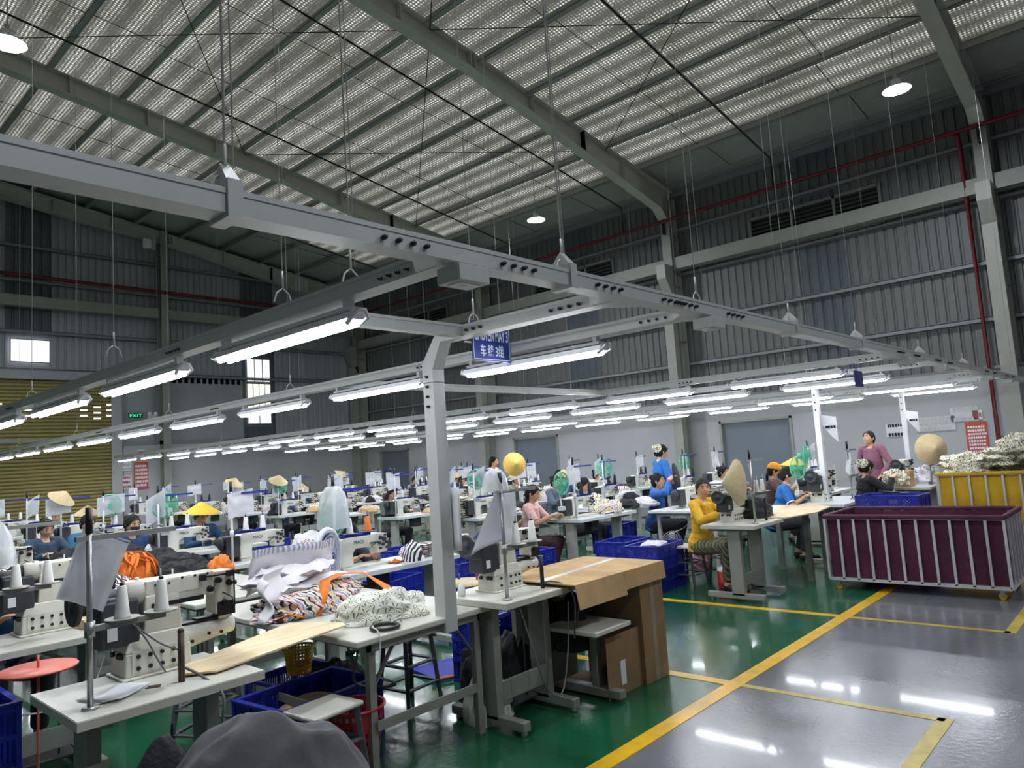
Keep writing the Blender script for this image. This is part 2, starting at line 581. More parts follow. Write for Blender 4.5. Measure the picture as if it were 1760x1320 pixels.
def struct(name, mb, m, label=None, parent=None, bevel=0, loc=None):
    o = obj(name, mb, m, parent, bevel=bevel, loc=loc)
    if parent is None:
        o['kind'] = 'structure'
    if label: o['label'] = label
    return o
def thing(name, label, cat, loc=(0, 0, 0), rz=0, group=None):
    o = link(name, None, None, loc, rz)
    o.empty_display_size = 0.1
    return tag(o, label, cat, group)
def kids(o):
    return [c for c in ALLKIDS.get(o.name, [])]
ALLKIDS = {}
def reg(root):
    """remember the children of a prototype so it can be copied"""
    for o in bpy.data.objects:
        if o.parent is not None:
            l = ALLKIDS.setdefault(o.parent.name, [])
            if o not in l:
                l.append(o)
def dup(o, loc=None, rz=None, label=None, group=None, parent=None, first=True):
    c = o.copy()
    COL.objects.link(c)
    if parent is not None:
        c.parent = parent
    for k in kids(o):
        dup(k, parent=c, first=False)
    if first:
        if loc is not None: c.location = loc
        if rz is not None: c.rotation_euler = (0, 0, rz)
        if label: c['label'] = label
        if group: c['group'] = group
    return c
def flat(name, parts, label, cat, loc, rz=0, group=None):
    """a distant thing as one mesh: parts are (mb, material)"""
    mb = MB(); ms = []
    for p, m in parts:
        mm = mats_of(m)
        base = len(ms)
        ms += mm
        mb.merge(p, {i: base + i for i in range(len(mm))})
    o = link(name, mb.mesh(name, ms), None, loc, rz)
    return tag(o, label, cat, group)
class Proto:
    """a kind of thing built once from parts and placed many times, with parts when near and as one mesh when far"""
    def __init__(s, name, cat, parts, group=None, bevel=0):
        s.name, s.cat, s.parts, s.group, s.bevel = name, cat, parts, group, bevel
        s.near = None; s.far = None
    def put(s, loc, rz, label, near=True, group=None, scale=(1, 1, 1)):
        g = group or s.group
        if near:
            if s.near is None:
                s.near = thing(s.name, label, s.cat, loc, rz, g)
                for p in s.parts:
                    pn, mb, m = p[:3]
                    o = obj(pn, mb, m, s.near, bevel=p[3] if len(p) > 3 else s.bevel)
                    if len(p) > 4 and p[4]:
                        for (n2, mb2, m2) in p[4]:
                            obj(n2, mb2, m2, o)
                reg(s.near)
                r = s.near
            else:
                r = dup(s.near, loc, rz, label, g)
        else:
            if s.far is None:
                pp = []
                for p in s.parts:
                    pp.append((p[1], p[2]))
                    if len(p) > 4 and p[4]:
                        pp += [(q[1], q[2]) for q in p[4]]
                s.far = flat(s.name, pp, label, s.cat, loc, rz, g)
                r = s.far
            else:
                r = dup(s.far, loc, rz, label, g)
        if scale:
            r.scale = scale
        return r
ORD = ['first', 'second', 'third', 'fourth', 'fifth', 'sixth', 'seventh', 'eighth', 'ninth', 'tenth', 'eleventh', 'twelfth', 'thirteenth', 'fourteenth', 'fifteenth', 'sixteenth']
def fbm(x, y, z=0.0, o=4):
    return noise.fractal(Vector((x, y, z)), 1.0, 2.0, o)

# ================================================================== THE BUILDING
XW, YE, YL = 17.5, 24.1, 2.43           # side wall, end wall, edge of the green floor
def roof_z(x):
    return 8.72 + 0.148 * (XW - x)
# floors
struct('floor', MB().bx(-6, XW, YL, YE, -0.05, 0), GREEN, 'glossy green painted factory floor')
struct('floor_grey', MB().bx(-6, XW, -7, YL, -0.05, 0), GREY, 'glossy grey painted walkway floor')
ln = MB()
ln.bx(-6, XW, YL - 0.055, YL + 0.055, 0.0, 0.003)
struct('floor_marking', ln, M['yellow'], 'wide yellow line between green floor and grey walkway')
for x in (4.74, 6.97, 13.7):
    struct('floor_marking', MB().bx(x - 0.045, x + 0.045, YL + 0.055, 4.6, 0.0, 0.003), M['yellow'])
    struct('floor_marking', MB().bx(x - 0.03, x + 0.03, 1.16, YL - 0.055, 0.0, 0.0025), M['yellow2'])
for x0, x1 in ((1.6, 4.77), (6.94, 9.4)):
    struct('floor_marking', MB().bx(x0, x1, 1.12, 1.2, 0.0, 0.0025), M['yellow2'])

# corrugated sheet: profile runs along u, sheet stands in v
def corrugated(p0, p1, z0, z1f, pitch=0.2, depth=0.035, nrm=(1, 0)):
    mb = MB()
    L = math.hypot(p1[0] - p0[0], p1[1] - p0[1])
    u = ((p1[0] - p0[0]) / L, (p1[1] - p0[1]) / L)
    n = max(1, int(L / pitch))
    pts = []
    for i in range(n):
        a = i * L / n
        w = L / n
        pts += [(a, 0), (a + w * 0.62, 0), (a + w * 0.72, depth), (a + w * 0.9, depth)]
    pts.append((L, 0))
    lo = []; hi = []
    for a, d in pts:
        x = p0[0] + u[0] * a + nrm[0] * d
        y = p0[1] + u[1] * a + nrm[1] * d
        lo.append((x, y, z0)); hi.append((x, y, z1f(x, y)))
    k = len(pts)
    mb.add(lo + hi, [(i, i + 1, k + i + 1, k + i) for i in range(k - 1)])
    return mb
ZP = 2.78
strips = [(5.15, 6.3), (12.3, 13.45), (19.4, 20.5)]
edges = [-7.0]
for a, b in strips: edges += [a, b]
edges.append(YE)
side = MB()
for i in range(0, len(edges), 2):
    side.merge(corrugated((XW, edges[i]), (XW, edges[i + 1]), ZP, lambda x, y: 8.75))
side.bx(XW + 0.05, XW + 0.2, -7, YE, 0, 8.9)
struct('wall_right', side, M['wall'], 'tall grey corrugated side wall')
for a, b in strips:
    struct('wall_sheet', corrugated((XW, a), (XW, b), ZP, lambda x, y: 8.75), M['skylight'], 'dark translucent sheet strip in the corrugated side wall')
end = MB()
def zend(x, y): return roof_z(x) + 0.02
es = [(5.3, 6.45), (12.35, 13.6)]
ee = [-6.0] + [v for s in es for v in s] + [XW]
for i in range(0, len(ee), 2):
    end.merge(corrugated((ee[i], YE), (ee[i + 1], YE), ZP if ee[i] > 8 else 4.8, zend, nrm=(0, 1)))
end.bx(8.1, 12.35, YE, YE + .02, 0, 5)
end.bx(-6, XW, YE + 0.06, YE + 0.2, 0, 12.5)
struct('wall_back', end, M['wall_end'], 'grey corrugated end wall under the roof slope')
for a, b in es:
    struct('wall_sheet', corrugated((a, YE), (b, YE), ZP if a > 8 else 6.2, zend, nrm=(0, 1)), M['skylight'])
# smooth painted lower wall with openings for the doors
doors = [(6.78, 8.66, 2.2), (14.02, 15.88, 2.25), (21.2, 23.0, 2.22)]
lw = MB()
y0 = -7
for a, b, h in doors:
    lw.bx(XW - 0.14, XW + 0.04, y0, a, 0, ZP)
    lw.bx(XW - 0.14, XW + 0.04, a, b, h, ZP)
    y0 = b
lw.bx(XW - 0.14, XW + 0.04, y0, YE, 0, ZP)
struct('wall_right_lower', lw, M['partition'], 'smooth grey painted lower part of the side wall')
lw = MB()
lw.bx(8.35, XW - 0.14, YE - 0.14, YE - 0.005, 0, ZP)
struct('wall_back_lower', lw, M['partition'], 'smooth grey painted lower part of the end wall')
for i, (a, b, h) in enumerate(doors):
    d = struct('door_%d' % (i + 1), MB().bx(XW - 0.06, XW - 0.02, a + 0.06, b - 0.06, 0, h - 0.06), M['door'], 'closed wide blue-grey door in the side wall')
    fr = MB().bx(XW - 0.17, XW - 0.03, a, a + 0.06, 0, h).bx(XW - 0.17, XW - 0.03, b - 0.06, b, 0, h).bx(XW - 0.17, XW - 0.03, a, b, h - 0.06, h)
    obj('door_frame', fr, M['steel'], d)
# roller shutter
sh = MB()
n = 46
for i in range(n):
    z = i * 4.75 / n
    h = 4.75 / n
    vs = []
    for k, (dz, dy) in enumerate(((0, 0.0), (0.15, -0.035), (0.55, -0.05), (0.9, -0.03), (1.0, 0.0))):
        vs += [(-1.0, YE - 0.12 + dy, z + dz * h), (8.0, YE - 0.12 + dy, z + dz * h)]
    sh.add(vs, [(2 * k, 2 * k + 1, 2 * k + 3, 2 * k + 2) for k in range(4)], 0, True)
d4 = struct('door_4', sh, M['shutter'], 'tall tan steel roller shutter door')
slots = MB()
for r, c, n2 in ((0, 0, 3), (1, 1, 3), (2, 2, 3)):
    pass
for bx0 in (5.0, 7.15):
    for c in range(5 if bx0 < 6 else 3):
        for r in range(3):
            zz = 4.02 - 0.17 * r - (0.08 if c % 2 else 0)
            xx = bx0 + c * 0.36
            if 5.9 < xx < 6.5: continue
            slots.bx(xx, xx + 0.2, YE - 0.178, YE - 0.170, zz, zz + 0.045)
obj('vent_slot', slots, M['daylight'], d4, label='daylight showing through the shutter vent slots')
obj('bottom_rail', MB().bx(-1, 8, YE - 0.2, YE - 0.12, 2.95, 3.05), M['steel'], d4)
struct('trim_1', MB().bx(8.0, 8.3, YE - 0.2, YE, 0, 4.8), M['partition'], 'pale grey shutter guide post')
struct('trim_2', MB().bx(-1, 8.3, YE - 0.3, YE, 4.75, 5.0), M['wall_end'])
# windows of the end wall
def window(name, x0, x1, z0, z1, m, label, n=3):
    w = struct(name, MB().bx(x0, x1, YE - 0.03, YE - 0.02, z0, z1), m, label)
    fr = MB()
    for k in range(n + 1):
        x = x0 + (x1 - x0) * k / n
        fr.bx(x - 0.012, x + 0.012, YE - 0.05, YE - 0.03, z0, z1)
    for z in (z0, z1):
        fr.bx(x0, x1, YE - 0.05, YE - 0.03, z - 0.012, z + 0.012)
    obj('window_frame', fr, M['girt'], w)
    return w
window('window_1', 5.42, 6.4, 5.27, 5.93, M['daylight'], 'small pale lit window high in the end wall above the shutter', 1)
window('window_2', 12.5, 13.4, 4.92, 5.75, M['daylight'], 'top bluish pane of the tall window in the end wall', 3)
window('window_3', 12.5, 13.4, 3.95, 4.85, M['daylight_warm'], 'warm daylit ribbed middle pane of the tall window', 4)
window('window_4', 12.5, 13.4, 3.42, 3.88, M['daylight'], 'lower pane of the tall window in the end wall', 2)

# columns
def ibeam_col(x, y, z1, w=0.26, d=0.42, name='column', label=None, ax='x'):
    mb = MB()
    if ax == 'x':
        mb.bx(x - 0.02, x + 0.0, y - w / 2, y + w / 2, 0, z1)
        mb.bx(x + d - 0.02, x + d, y - w / 2, y + w / 2, 0, z1)
        mb.bx(x, x + d, y - 0.01, y + 0.01, 0, z1)
        for zz in (1.4, 2.9, 4.4, 5.9, 7.2):
            mb.bx(x, x + d - 0.02, y - w / 2, y + w / 2, zz, zz + 0.015)
    else:
        mb.bx(x - w / 2, x + w / 2, y - 0.02, y, 0, z1)
        mb.bx(x - w / 2, x + w / 2, y + d - 0.02, y + d, 0, z1)
        mb.bx(x - 0.01, x + 0.01, y, y + d, 0, z1)
    return struct(name, mb, M['steel'], label)
CY = [-4.95, 2.25, 9.5, 16.7, 23.8]
for i, y in enumerate(CY):
    ibeam_col(16.98, y, 8.35, label='painted steel column against the side wall')
    br = MB()
    br.add([(16.55, y - .13, 6.05), (16.55, y + .13, 6.05), (16.55, y + .13, 6.42), (16.55, y - .13, 6.42), (17.0, y - .13, 5.35), (17.0, y + .13, 5.35), (17.0, y + .13, 6.42), (17.0, y - .13, 6.42)],
           [(0, 1, 2, 3), (0, 4, 5, 1), (3, 2, 6, 7), (0, 3, 7, 4), (1, 5, 6, 2), (4, 7, 6, 5)])
    br.bx(16.72, 17.0, y - .13, y + .13, 0, 5.6)
    struct('column_bracket', br, M['steel'])
ibeam_col(9.55, 23.66, 9.75, w=0.24, d=0.3, ax='y', label='painted steel column against the end wall')
ibeam_col(2.3, 23.66, 10.8, w=0.24, d=0.3, ax='y')
# rafters (tapered) with stiffeners
def rafter(y, name='roof_beam'):
    mb = MB()
    w = 0.13
    st = [(17.35, 8.62, 7.75), (16.9, 8.66, 7.72), (16.6, 8.7, 7.98), (13.4, 9.2, 8.62), (9.8, 9.73, 9.33), (7.2, 10.1, 9.72), (3.4, 10.66, 10.2), (-5.9, 12.05, 11.5)]
    st = [(x, roof_z(x) - 0.2, zb if x > 9 else min(zb, roof_z(x) - 0.62)) for x, zt, zb in st]
    for i in range(len(st) - 1):
        a, b = st[i], st[i + 1]
        mb.add([(a[0], y - .008, a[1]), (b[0], y - .008, b[1]), (b[0], y - .008, b[2]), (a[0], y - .008, a[2]),
                (a[0], y + .008, a[1]), (b[0], y + .008, b[1]), (b[0], y + .008, b[2]), (a[0], y + .008, a[2])],
               [(0, 1, 2, 3), (7, 6, 5, 4)])
        for k, dz in ((1, 0.0), (2, 0.0)):
            za, zb = a[k], b[k]
            mb.add([(a[0], y - w, za - .012), (b[0], y - w, zb - .012), (b[0], y + w, zb - .012), (a[0], y + w, za - .012),
                    (a[0], y - w, za + .012), (b[0], y - w, zb + .012), (b[0], y + w, zb + .012), (a[0], y + w, za + .012)],
                   [(0, 1, 2, 3), (7, 6, 5, 4), (0, 4, 5, 1), (3, 2, 6, 7)])
    for x in (15.0, 13.4, 11.6, 9.85, 9.75, 8.0, 6.4, 4.8, 3.2, 0.0):
        # stiffener plate across the web
        for i in range(len(st) - 1):
            if st[i][0] >= x >= st[i + 1][0]:
                t = (st[i][0] - x) / (st[i][0] - st[i + 1][0])
                zt = st[i][1] + t * (st[i + 1][1] - st[i][1]); zb = st[i][2] + t * (st[i + 1][2] - st[i][2])
                mb.bx(x - .01, x + .01, y - w, y + w, zb, zt)
    # knee haunch under the column end
    return struct(name, mb, M['rafter'], 'tapered steel rafter crossing under the roof')
for y in CY:
    rafter(y)
# purlins along Y
pw = 0.11
px_list = [17.25] + [17.25 - 1.42 * k for k in range(1, 17)]
for x in px_list:
    z = roof_z(x)
    mb = MB()
    mb.bx(x - .004, x + .004, -6, YE, z - 0.2, z - 0.01)
    mb.bx(x - pw, x + .012, -6, YE, z - 0.2, z - 0.19)
    mb.bx(x, x + pw, -6, YE, z - 0.02, z - 0.01)
    mb.bx(x - pw, x - pw + .006, -6, YE, z - 0.2, z - 0.17)
    struct('roof_purlin', mb, M['purlin'])
def roof_patch(x0, x1, y0, y1, dz=0):
    return [(x0, y0, roof_z(x0) + dz), (x1, y0, roof_z(x1) + dz), (x1, y1, roof_z(x1) + dz), (x0, y1, roof_z(x0) + dz)]
XE, YF = 17.25 - 1.42 * 1.0, 21.0
rf = MB().add(roof_patch(-6, XE, -7, YF), [(0, 1, 2, 3)])
struct('ceiling', rf, FOIL, 'sloping roof lined with silver bubble foil that lets daylight glow through')
pr_ = MB()
for x0, x1, y0, y1 in ((XE, XW + .2, -7, YE + .2), (-6, XE, YF, YE + .2)):
    pr_.add(roof_patch(x0, x1, y0, y1), [(0, 1, 2, 3)]).add(roof_patch(x0, x1, y0, y1, .06), [(0, 1, 2, 3)])
struct('ceiling_plain', pr_, M['roofgrey'], 'plain grey roof sheets along the eave and the end wall')
struct('wall_left', MB().bx(-6.2, -6, -7, YE, 0, 12.6), M['wall_end'], 'grey wall at the far left, outside the picture')
struct('wall_front', MB().bx(-6, XW, -7.2, -7, 0, 12.6), M['wall_end'], 'grey wall behind the camera')
# sag rods between purlins, bracing
for j, y in enumerate((0.4, 4.3, 7.6, 11.8, 14.2, 19.0, 21.4)):
    mb = MB()
    for i in range(len(px_list) - 1):
        a, b = px_list[i], px_list[i + 1]
        o = 0.16 * (i % 2)
        mb.tube([(a, y + o, roof_z(a) - .06), (b, y + o, roof_z(b) - .14)], 0.009, 4)
    struct('roof_tie_rod', mb, M['bolt'])
for y0, y1 in ((2.25, 9.5), (9.5, 16.7)):
    mb = MB()
    for xa, xb in ((14.4, 8.8), (8.8, 3.1)):
        mb.tube([(xa, y0, roof_z(xa) - .24), (xb, y1, roof_z(xb) - .24)], 0.01, 4)
        mb.tube([(xb, y0, roof_z(xb) - .24), (xa, y1, roof_z(xa) - .24)], 0.01, 4)
    struct('roof_bracing', mb, M['bolt'])
# eave member, girts, strut beams
struct('trim_3', MB().bx(XW - .12, XW, -6, YE, 8.42, 8.62), M['girt'])
for z in (3.76, 4.92, 6.2, 7.44):
    for i in range(len(CY) - 1):
        a, b = CY[i] + .14, CY[i + 1] - .14
        struct('wall_girt', MB().bx(XW - .13, XW - .002, a, b, z - .01, z + .0).bx(XW - .13, XW - .12, a, b, z - .01, z + .07).bx(XW - .06, XW - .002, a, b, z + .1, z + .11), M['girt'])
for z in (4.98, 6.1, 7.6, 8.62):
    for a, b in ((-6, 9.43), (9.67, 16.9)):
        if z > 8 and a > 0: b = 13.5
        struct('wall_girt', MB().bx(a, b, YE - .13, YE - .002, z - .01, z).bx(a, b, YE - .13, YE - .12, z - .01, z + .07).bx(a, b, YE - .06, YE - .002, z + .1, z + .11), M['girt'])
struct('wall_girt', MB().bx(8.3, 16.9, YE - .16, YE - .002, 2.78, 2.9), M['girt'])
struct('wall_girt', MB().bx(XW - .18, XW - .01, -6, YE, 2.78, 2.84), M['girt'])
for i in range(len(CY) - 1):
    struct('wall_strut_beam', MB().bx(17.06, 17.26, CY[i] + .02, CY[i + 1] - .02, 6.34, 6.66).bx(16.98, 17.3, CY[i] + .02, CY[i + 1] - .02, 6.32, 6.34), M['steel'], 'pale steel strut tying the side wall columns')
for a, b in ((-6, 9.4), (9.7, 16.9)):
    struct('wall_strut_beam', MB().bx(a, b, 23.72, 23.9, 6.85, 7.15).bx(a, b, 23.66, 23.94, 6.83, 6.85), M['steel'])
# louvred vents
for y0 in (4.3, 11.55, 18.75):
    lv = MB()
    y1 = y0 + 3.05
    for zz in (6.3, 7.17):
        lv.bx(XW - .1, XW, y0, y1, zz, zz + .07)
    for yy in (y0, y0 + 1.0, y0 + 2.0, y1):
        lv.bx(XW - .1, XW, yy - .03, yy + .03, 6.3, 7.24)
    o = struct('vent_louver', lv, M['louver'], 'long metal louvred vent high on the side wall')
    sl = MB()
    for k in range(8):
        z = 6.42 + k * 0.1
        sl.add([(XW - .02, y0, z + .07), (XW - .02, y1, z + .07), (XW - .09, y1, z), (XW - .09, y0, z)], [(0, 1, 2, 3), (3, 2, 1, 0)])
    obj('louver_blade', sl, M['louver'], o)
    obj('backing', MB().bx(XW - .015, XW - .005, y0, y1, 6.3, 7.2), M['darkgap'], o)
# fire pipes
def pipe(name, pts, r, m, label):
    return tag(obj(name, MB().tube(pts, r, 10), m), label, 'pipe', 'fire sprinkler pipes')
pipe('fire_pipe', [(16.88, -6, 7.66), (16.88, 23.6, 7.66)], 0.045, M['red_pipe'], 'long red fire pipe running along the side wall columns')
pipe('fire_pipe', [(16.88, 23.6, 7.66), (-6, 23.6, 7.72)], 0.055, M['red_pipe'], 'long red fire pipe running along the end wall')
pipe('fire_pipe', [(16.92, 2.62, 7.62), (17.1, 2.62, 7.4), (17.1, 2.62, 0.0)], 0.05, M['red_pipe'], 'red fire riser dropping to the floor by the side wall column')
for y, w in ((6.45, 'nearest to the aisle'), (10.75, 'between two rafters mid roof'), (15.0, 'third along the roof'), (20.2, 'farthest along the roof')):
    pipe('sprinkler_pipe', [(16.88, y, 7.7), (16.88, y, roof_z(16.88) - .42), (-5.5, y, roof_z(-5.5) - .42)], 0.022, M['dark_pipe'], 'thin dark sprinkler branch under the roof slope, ' + w)
hb = MB()
for y in CY:
    struct('pipe_bracket', MB().bx(16.84, 16.98, y - .02, y + .02, 7.3, 7.6), M['bolt'])

# ================================================================== LIGHTING GRID
ZT0, ZT1 = 2.355, 2.42
RW = 0.046
ROWX = [1.78, 3.66, 7.66, 9.1, 11.85, 13.45]
ROWN = ['first light row over the nearest machine', 'second light row', 'third light row beyond the crate aisle', 'fourth light row', 'fifth light row', 'sixth light row by the side wall']
def rail(name, label, pts, w=RW, group='ceiling hung light rails'):
    mb = MB()
    for a, b in pts:
        if abs(a[0] - b[0]) > abs(a[1] - b[1]):
            mb.bx(min(a[0], b[0]), max(a[0], b[0]), a[1] - w, a[1] + w, ZT0, ZT1)
            mb.bx(min(a[0], b[0]), max(a[0], b[0]), a[1] - w - .004, a[1] + w + .004, ZT1 - .012, ZT1 + .004)
        else:
            mb.bx(a[0] - w, a[0] + w, min(a[1], b[1]), max(a[1], b[1]), ZT0, ZT1)
            mb.bx(a[0] - w - .004, a[0] + w + .004, min(a[1], b[1]), max(a[1], b[1]), ZT1 - .012, ZT1 + .004)
    return tag(obj(name, mb, M['rail']), label, 'light rail', group)
YB = 1.86
main = rail('cable_trunking', 'long grey trunking rail crossing above the aisle, carrying all the light rows', [((-1.6, YB), (16.4, YB))])
def bolts(parent, pts, axis, r=0.009):
    d = Vector(axis) * 0.014
    me = MB().cyl((0, 0, 0), d, r, r, 8).cyl(d * .3, d * 1.5, r * .5, r * .5, 6).mesh('bolt', [M['bolt']])
    for p in pts:
        link('bolt', me, parent, p)['label'] = 'dark bolt head'
bl = []
for x in ROWX + [2.95]:
    for s in (-.36, -.30, -.24, -.18, .2, .26, .32, .38):
        bl.append((x + s, YB - RW - .004, 2.38))
bolts(main, bl, (0, -1, 0))
for j, x in enumerate((0.92, 2.42, 4.9, 6.3, 8.3, 10.4)):
    mb = MB().bx(x - .022, x + .022, YB - RW - .012, YB + RW + .012, ZT0 - .012, ZT1 + .03)
    mb.add([(x - .022, YB - .05, ZT1 + .03), (x + .022, YB - .05, ZT1 + .03), (x + .022, YB + .05, ZT1 + .03), (x - .022, YB + .05, ZT1 + .03), (x - .015, YB, ZT1 + .09), (x + .015, YB, ZT1 + .09)],
           [(0, 1, 5, 4), (2, 3, 4, 5), (1, 2, 5), (3, 0, 4)])
    obj('hanger_sleeve', mb, M['rail'], main)
# row rails with a flared joint at the main rail
rails = []
for i, x in enumerate(ROWX):
    r = rail('cable_trunking', 'grey trunking rail carrying the lamps of the ' + ROWN[i], [((x, YB + RW), (x, 22.6))])
    fl = MB().prism([(x - .16, YB + RW), (x + .16, YB + RW), (x + RW, YB + RW + .12), (x - RW, YB + RW + .12)], ZT0 + .002, ZT1 - .002)
    obj('joint_plate', fl, M['rail'], r)
    bolts(r, [(x - RW - .004, YB + RW + .16 + k * .055, 2.38) for k in range(4)] + [(x - RW - .004, yy + k * .05, 2.38) for yy in (4.1, 7.6, 11.2) for k in range(4)], (-1, 0, 0), 0.008)
    rails.append(r)
    jb = thing('junction_box', 'grey junction box under the main rail where the %s starts' % ROWN[i].split(' over')[0].split(' beyond')[0].split(' by')[0], 'junction box', (x + .02, YB - .02, 2.28), 0, 'junction boxes under the main rail')
    obj('box', MB().bx(-.075, .075, -.06, .06, 0, .06), M['rail'], jb, bevel=0.003)
    obj('socket', MB().bx(-.05, .05, -.035, .035, -.004, 0).cyl((0, 0, -.008), (0, 0, 0), .014, .014, 10), M['white_plastic'], jb)
# branch with the elbow and the drop post
XB = 2.9
br = rail('cable_trunking', 'short grey rail branch that turns down into the drop post', [((XB, YB + RW), (XB, 3.02))])
obj('joint_plate', MB().prism([(XB - .18, YB + RW), (XB + .22, YB + RW), (XB + RW, YB + RW + .14), (XB - RW, YB + RW + .14)], ZT0 + .002, ZT1 - .002), M['rail'], br)
bolts(br, [(XB - RW - .004, YB + RW + .2 + k * .06, 2.38) for k in range(4)] + [(XB - RW - .004, 2.8 + k * .055, 2.385) for k in range(4)], (-1, 0, 0))
dp = thing('drop_post', 'tall pale steel drop post with an angled elbow hanging in front of the worktable', 'post', (XB, 3.2, 0))
el = MB()
el.add([(-RW, -.18, ZT0), (RW, -.18, ZT0), (RW, -.18, ZT1), (-RW, -.18, ZT1), (-RW, -.05, ZT0 - .0), (RW, -.05, ZT0 - .0), (RW, -.02, ZT1), (-RW, -.02, ZT1),
        (-RW, .03, 2.2), (RW, .03, 2.2), (RW, .125, 2.24), (-RW, .125, 2.24), (-RW, .03, 2.12), (RW, .03, 2.12), (RW, .125, 2.12), (-RW, .125, 2.12)],
       [(0, 1, 5, 4), (4, 5, 9, 8), (8, 9, 13, 12), (3, 7, 6, 2), (7, 11, 10, 6), (11, 15, 14, 10), (0, 4, 7, 3), (4, 8, 11, 7), (8, 12, 15, 11), (1, 2, 6, 5), (5, 6, 10, 9), (9, 10, 14, 13), (0, 3, 2, 1), (12, 13, 14, 15)])
obj('elbow', el, M['rail'], dp, bevel=0.002)
obj('post', MB().bx(-RW, RW, .03, .125, .66, 2.13), M['rail'], dp, bevel=0.004)
bolts(dp, [(-RW, .078, z) for z in (2.16, 2.1, 2.04, 1.98)], (-1, 0, 0))
dpp = tag(obj('paper_stack', MB().grid(lambda u, v: (RW + .006 + .012 * sin(u * pi), -.02 + u * .2 - .04, 1.12 + v * .37), 8, 6), M['paper'], None, (XB, 3.23, 0), solid=.012), 'white curled paper sheaf fixed to the pale drop post', 'paper')
link_r = rail('cable_trunking', 'thin cross rail linking the first light row to the elbow branch', [((ROWX[0] + RW, 2.98), (XB - RW, 2.98))], w=.03)
tag(obj('sign_rod', MB().cyl((3.2, 3.3, 2.405), (ROWX[1] - RW, 3.3, 2.405), .006), M['wire']), 'thin rod holding the blue hanging sign beside the second light row', 'rod')
link_r = rail('cable_trunking', 'long cross rail linking the second and the third light rows', [((ROWX[1] + RW, 5.4), (ROWX[2] - RW, 5.4))], w=.03)

# fluorescent lamps
LL = 1.22
def lamp_parts():
    refl = MB()
    prof = [(-.052, .01), (-.04, .036), (-.028, .046), (.028, .046), (.04, .036), (.052, .01)]
    k = len(prof)
    vs = [(p[0], y, p[1]) for y in (0, LL) for p in prof]
    refl.add(vs, [(i, i + 1, k + i + 1, k + i) for i in range(k - 1)])
    refl.add([(p[0], 0, p[1]) for p in prof], [tuple(range(k))])
    refl.add([(p[0], LL, p[1]) for p in prof], [tuple(range(k))[::-1]])
    body = MB().bx(-.028, .028, .02, LL - .02, .052, .07).bx(-.02, .02, .04, .07, .07, .1).bx(-.02, .02, LL - .07, LL - .04, .07, .1)
    # end loops that hold the tubes
    for y, s in ((0.0, -1), (LL, 1)):
        body.tube([(-.03, y - s * .03, -.004), (-.04, y + s * .02, .018), (-.02, y + s * .03, .046), (.02, y + s * .03, .046), (.04, y + s * .02, .018), (.03, y - s * .03, -.004)], .011, 6)
    tubes = MB()
    for x in (-.024, .024):
        tubes.cyl((x, .03, -.004), (x, LL - .03, -.004), .0115, None, 8)
    return refl, body, tubes
R_, B_, T_ = lamp_parts()
LAMP = Proto('fluorescent_lamp', 'lamp', [('reflector', R_, M['lampwhite']), ('mounting', B_, M['lampwhite']), ('tube', T_, M['tube'])], 'twin tube fluorescent lamps under the light rails')
counts = {0: 7, 1: 11, 2: 12, 3: 12, 4: 11, 5: 11}
starts = {0: 2.47, 1: 2.54, 2: 2.42, 3: 2.40, 4: 2.26, 5: 2.28}
for i, x in enumerate(ROWX):
    for k in range(counts[i]):
        y = starts[i] + 1.70 * k
        if i == 5 and k > 10: break
        if y > 21.3: break
        LAMP.put((x, y, 2.255), 0, 'lit white fluorescent lamp, %s from the main rail, %s' % (ORD[k], ROWN[i]), near=(i < 2 or k < 6))
# high bay lamps on long rods
def bay_parts(h):
    sh = MB().lathe([(.03, .16), (.07, .155), (.075, .10), (.1, .075), (.13, .05), (.225, .0), (.235, 0), (.14, .065), (.08, .12), (.08, .17), (.03, .175)], 24)
    gl = MB().lathe([(.0, .012), (.12, .010), (.215, .004)], 24)
    rod = MB().cyl((0, 0, .16), (0, 0, h), .008, None, 6).cyl((0, 0, .16), (0, 0, .26), .03, .03, 10)
    return [('shade', sh, M['lampwhite']), ('diffuser', gl, M['bay']), ('rod', rod, M['wire'])]
for n_, (x, y, z, lb) in enumerate(((13.5, 11.1, 7.45, 'round high bay lamp hanging mid roof near the far end of the main beam'), (13.4, 2.85, 7.45, 'bright round high bay lamp at the upper right near the side wall'),
                       (2.35, 10.65, 7.45, 'bright round high bay lamp at the upper left edge'), (2.35, 2.85, 7.45, 'unseen high bay lamp added as fill high above the nearest machine'), (2.35, -4.0, 7.45, 'unseen high bay lamp added as fill over the grey walkway behind the camera'), (2.35, 18.6, 7.45, 'unseen high bay lamp added to brighten the end wall near the roller shutter'), (8.0, -4.0, 7.45, 'unseen high bay lamp added as fill over the grey walkway at the right'))):  # last four hang unseen, added as fill for floor, roof and end wall
    t = thing('high_bay_lamp', lb, 'lamp', (x, y, z), 0, 'high bay lamps')
    for nm, mb, m in bay_parts(roof_z(x) - z - .01):
        obj(nm, mb, m, t)
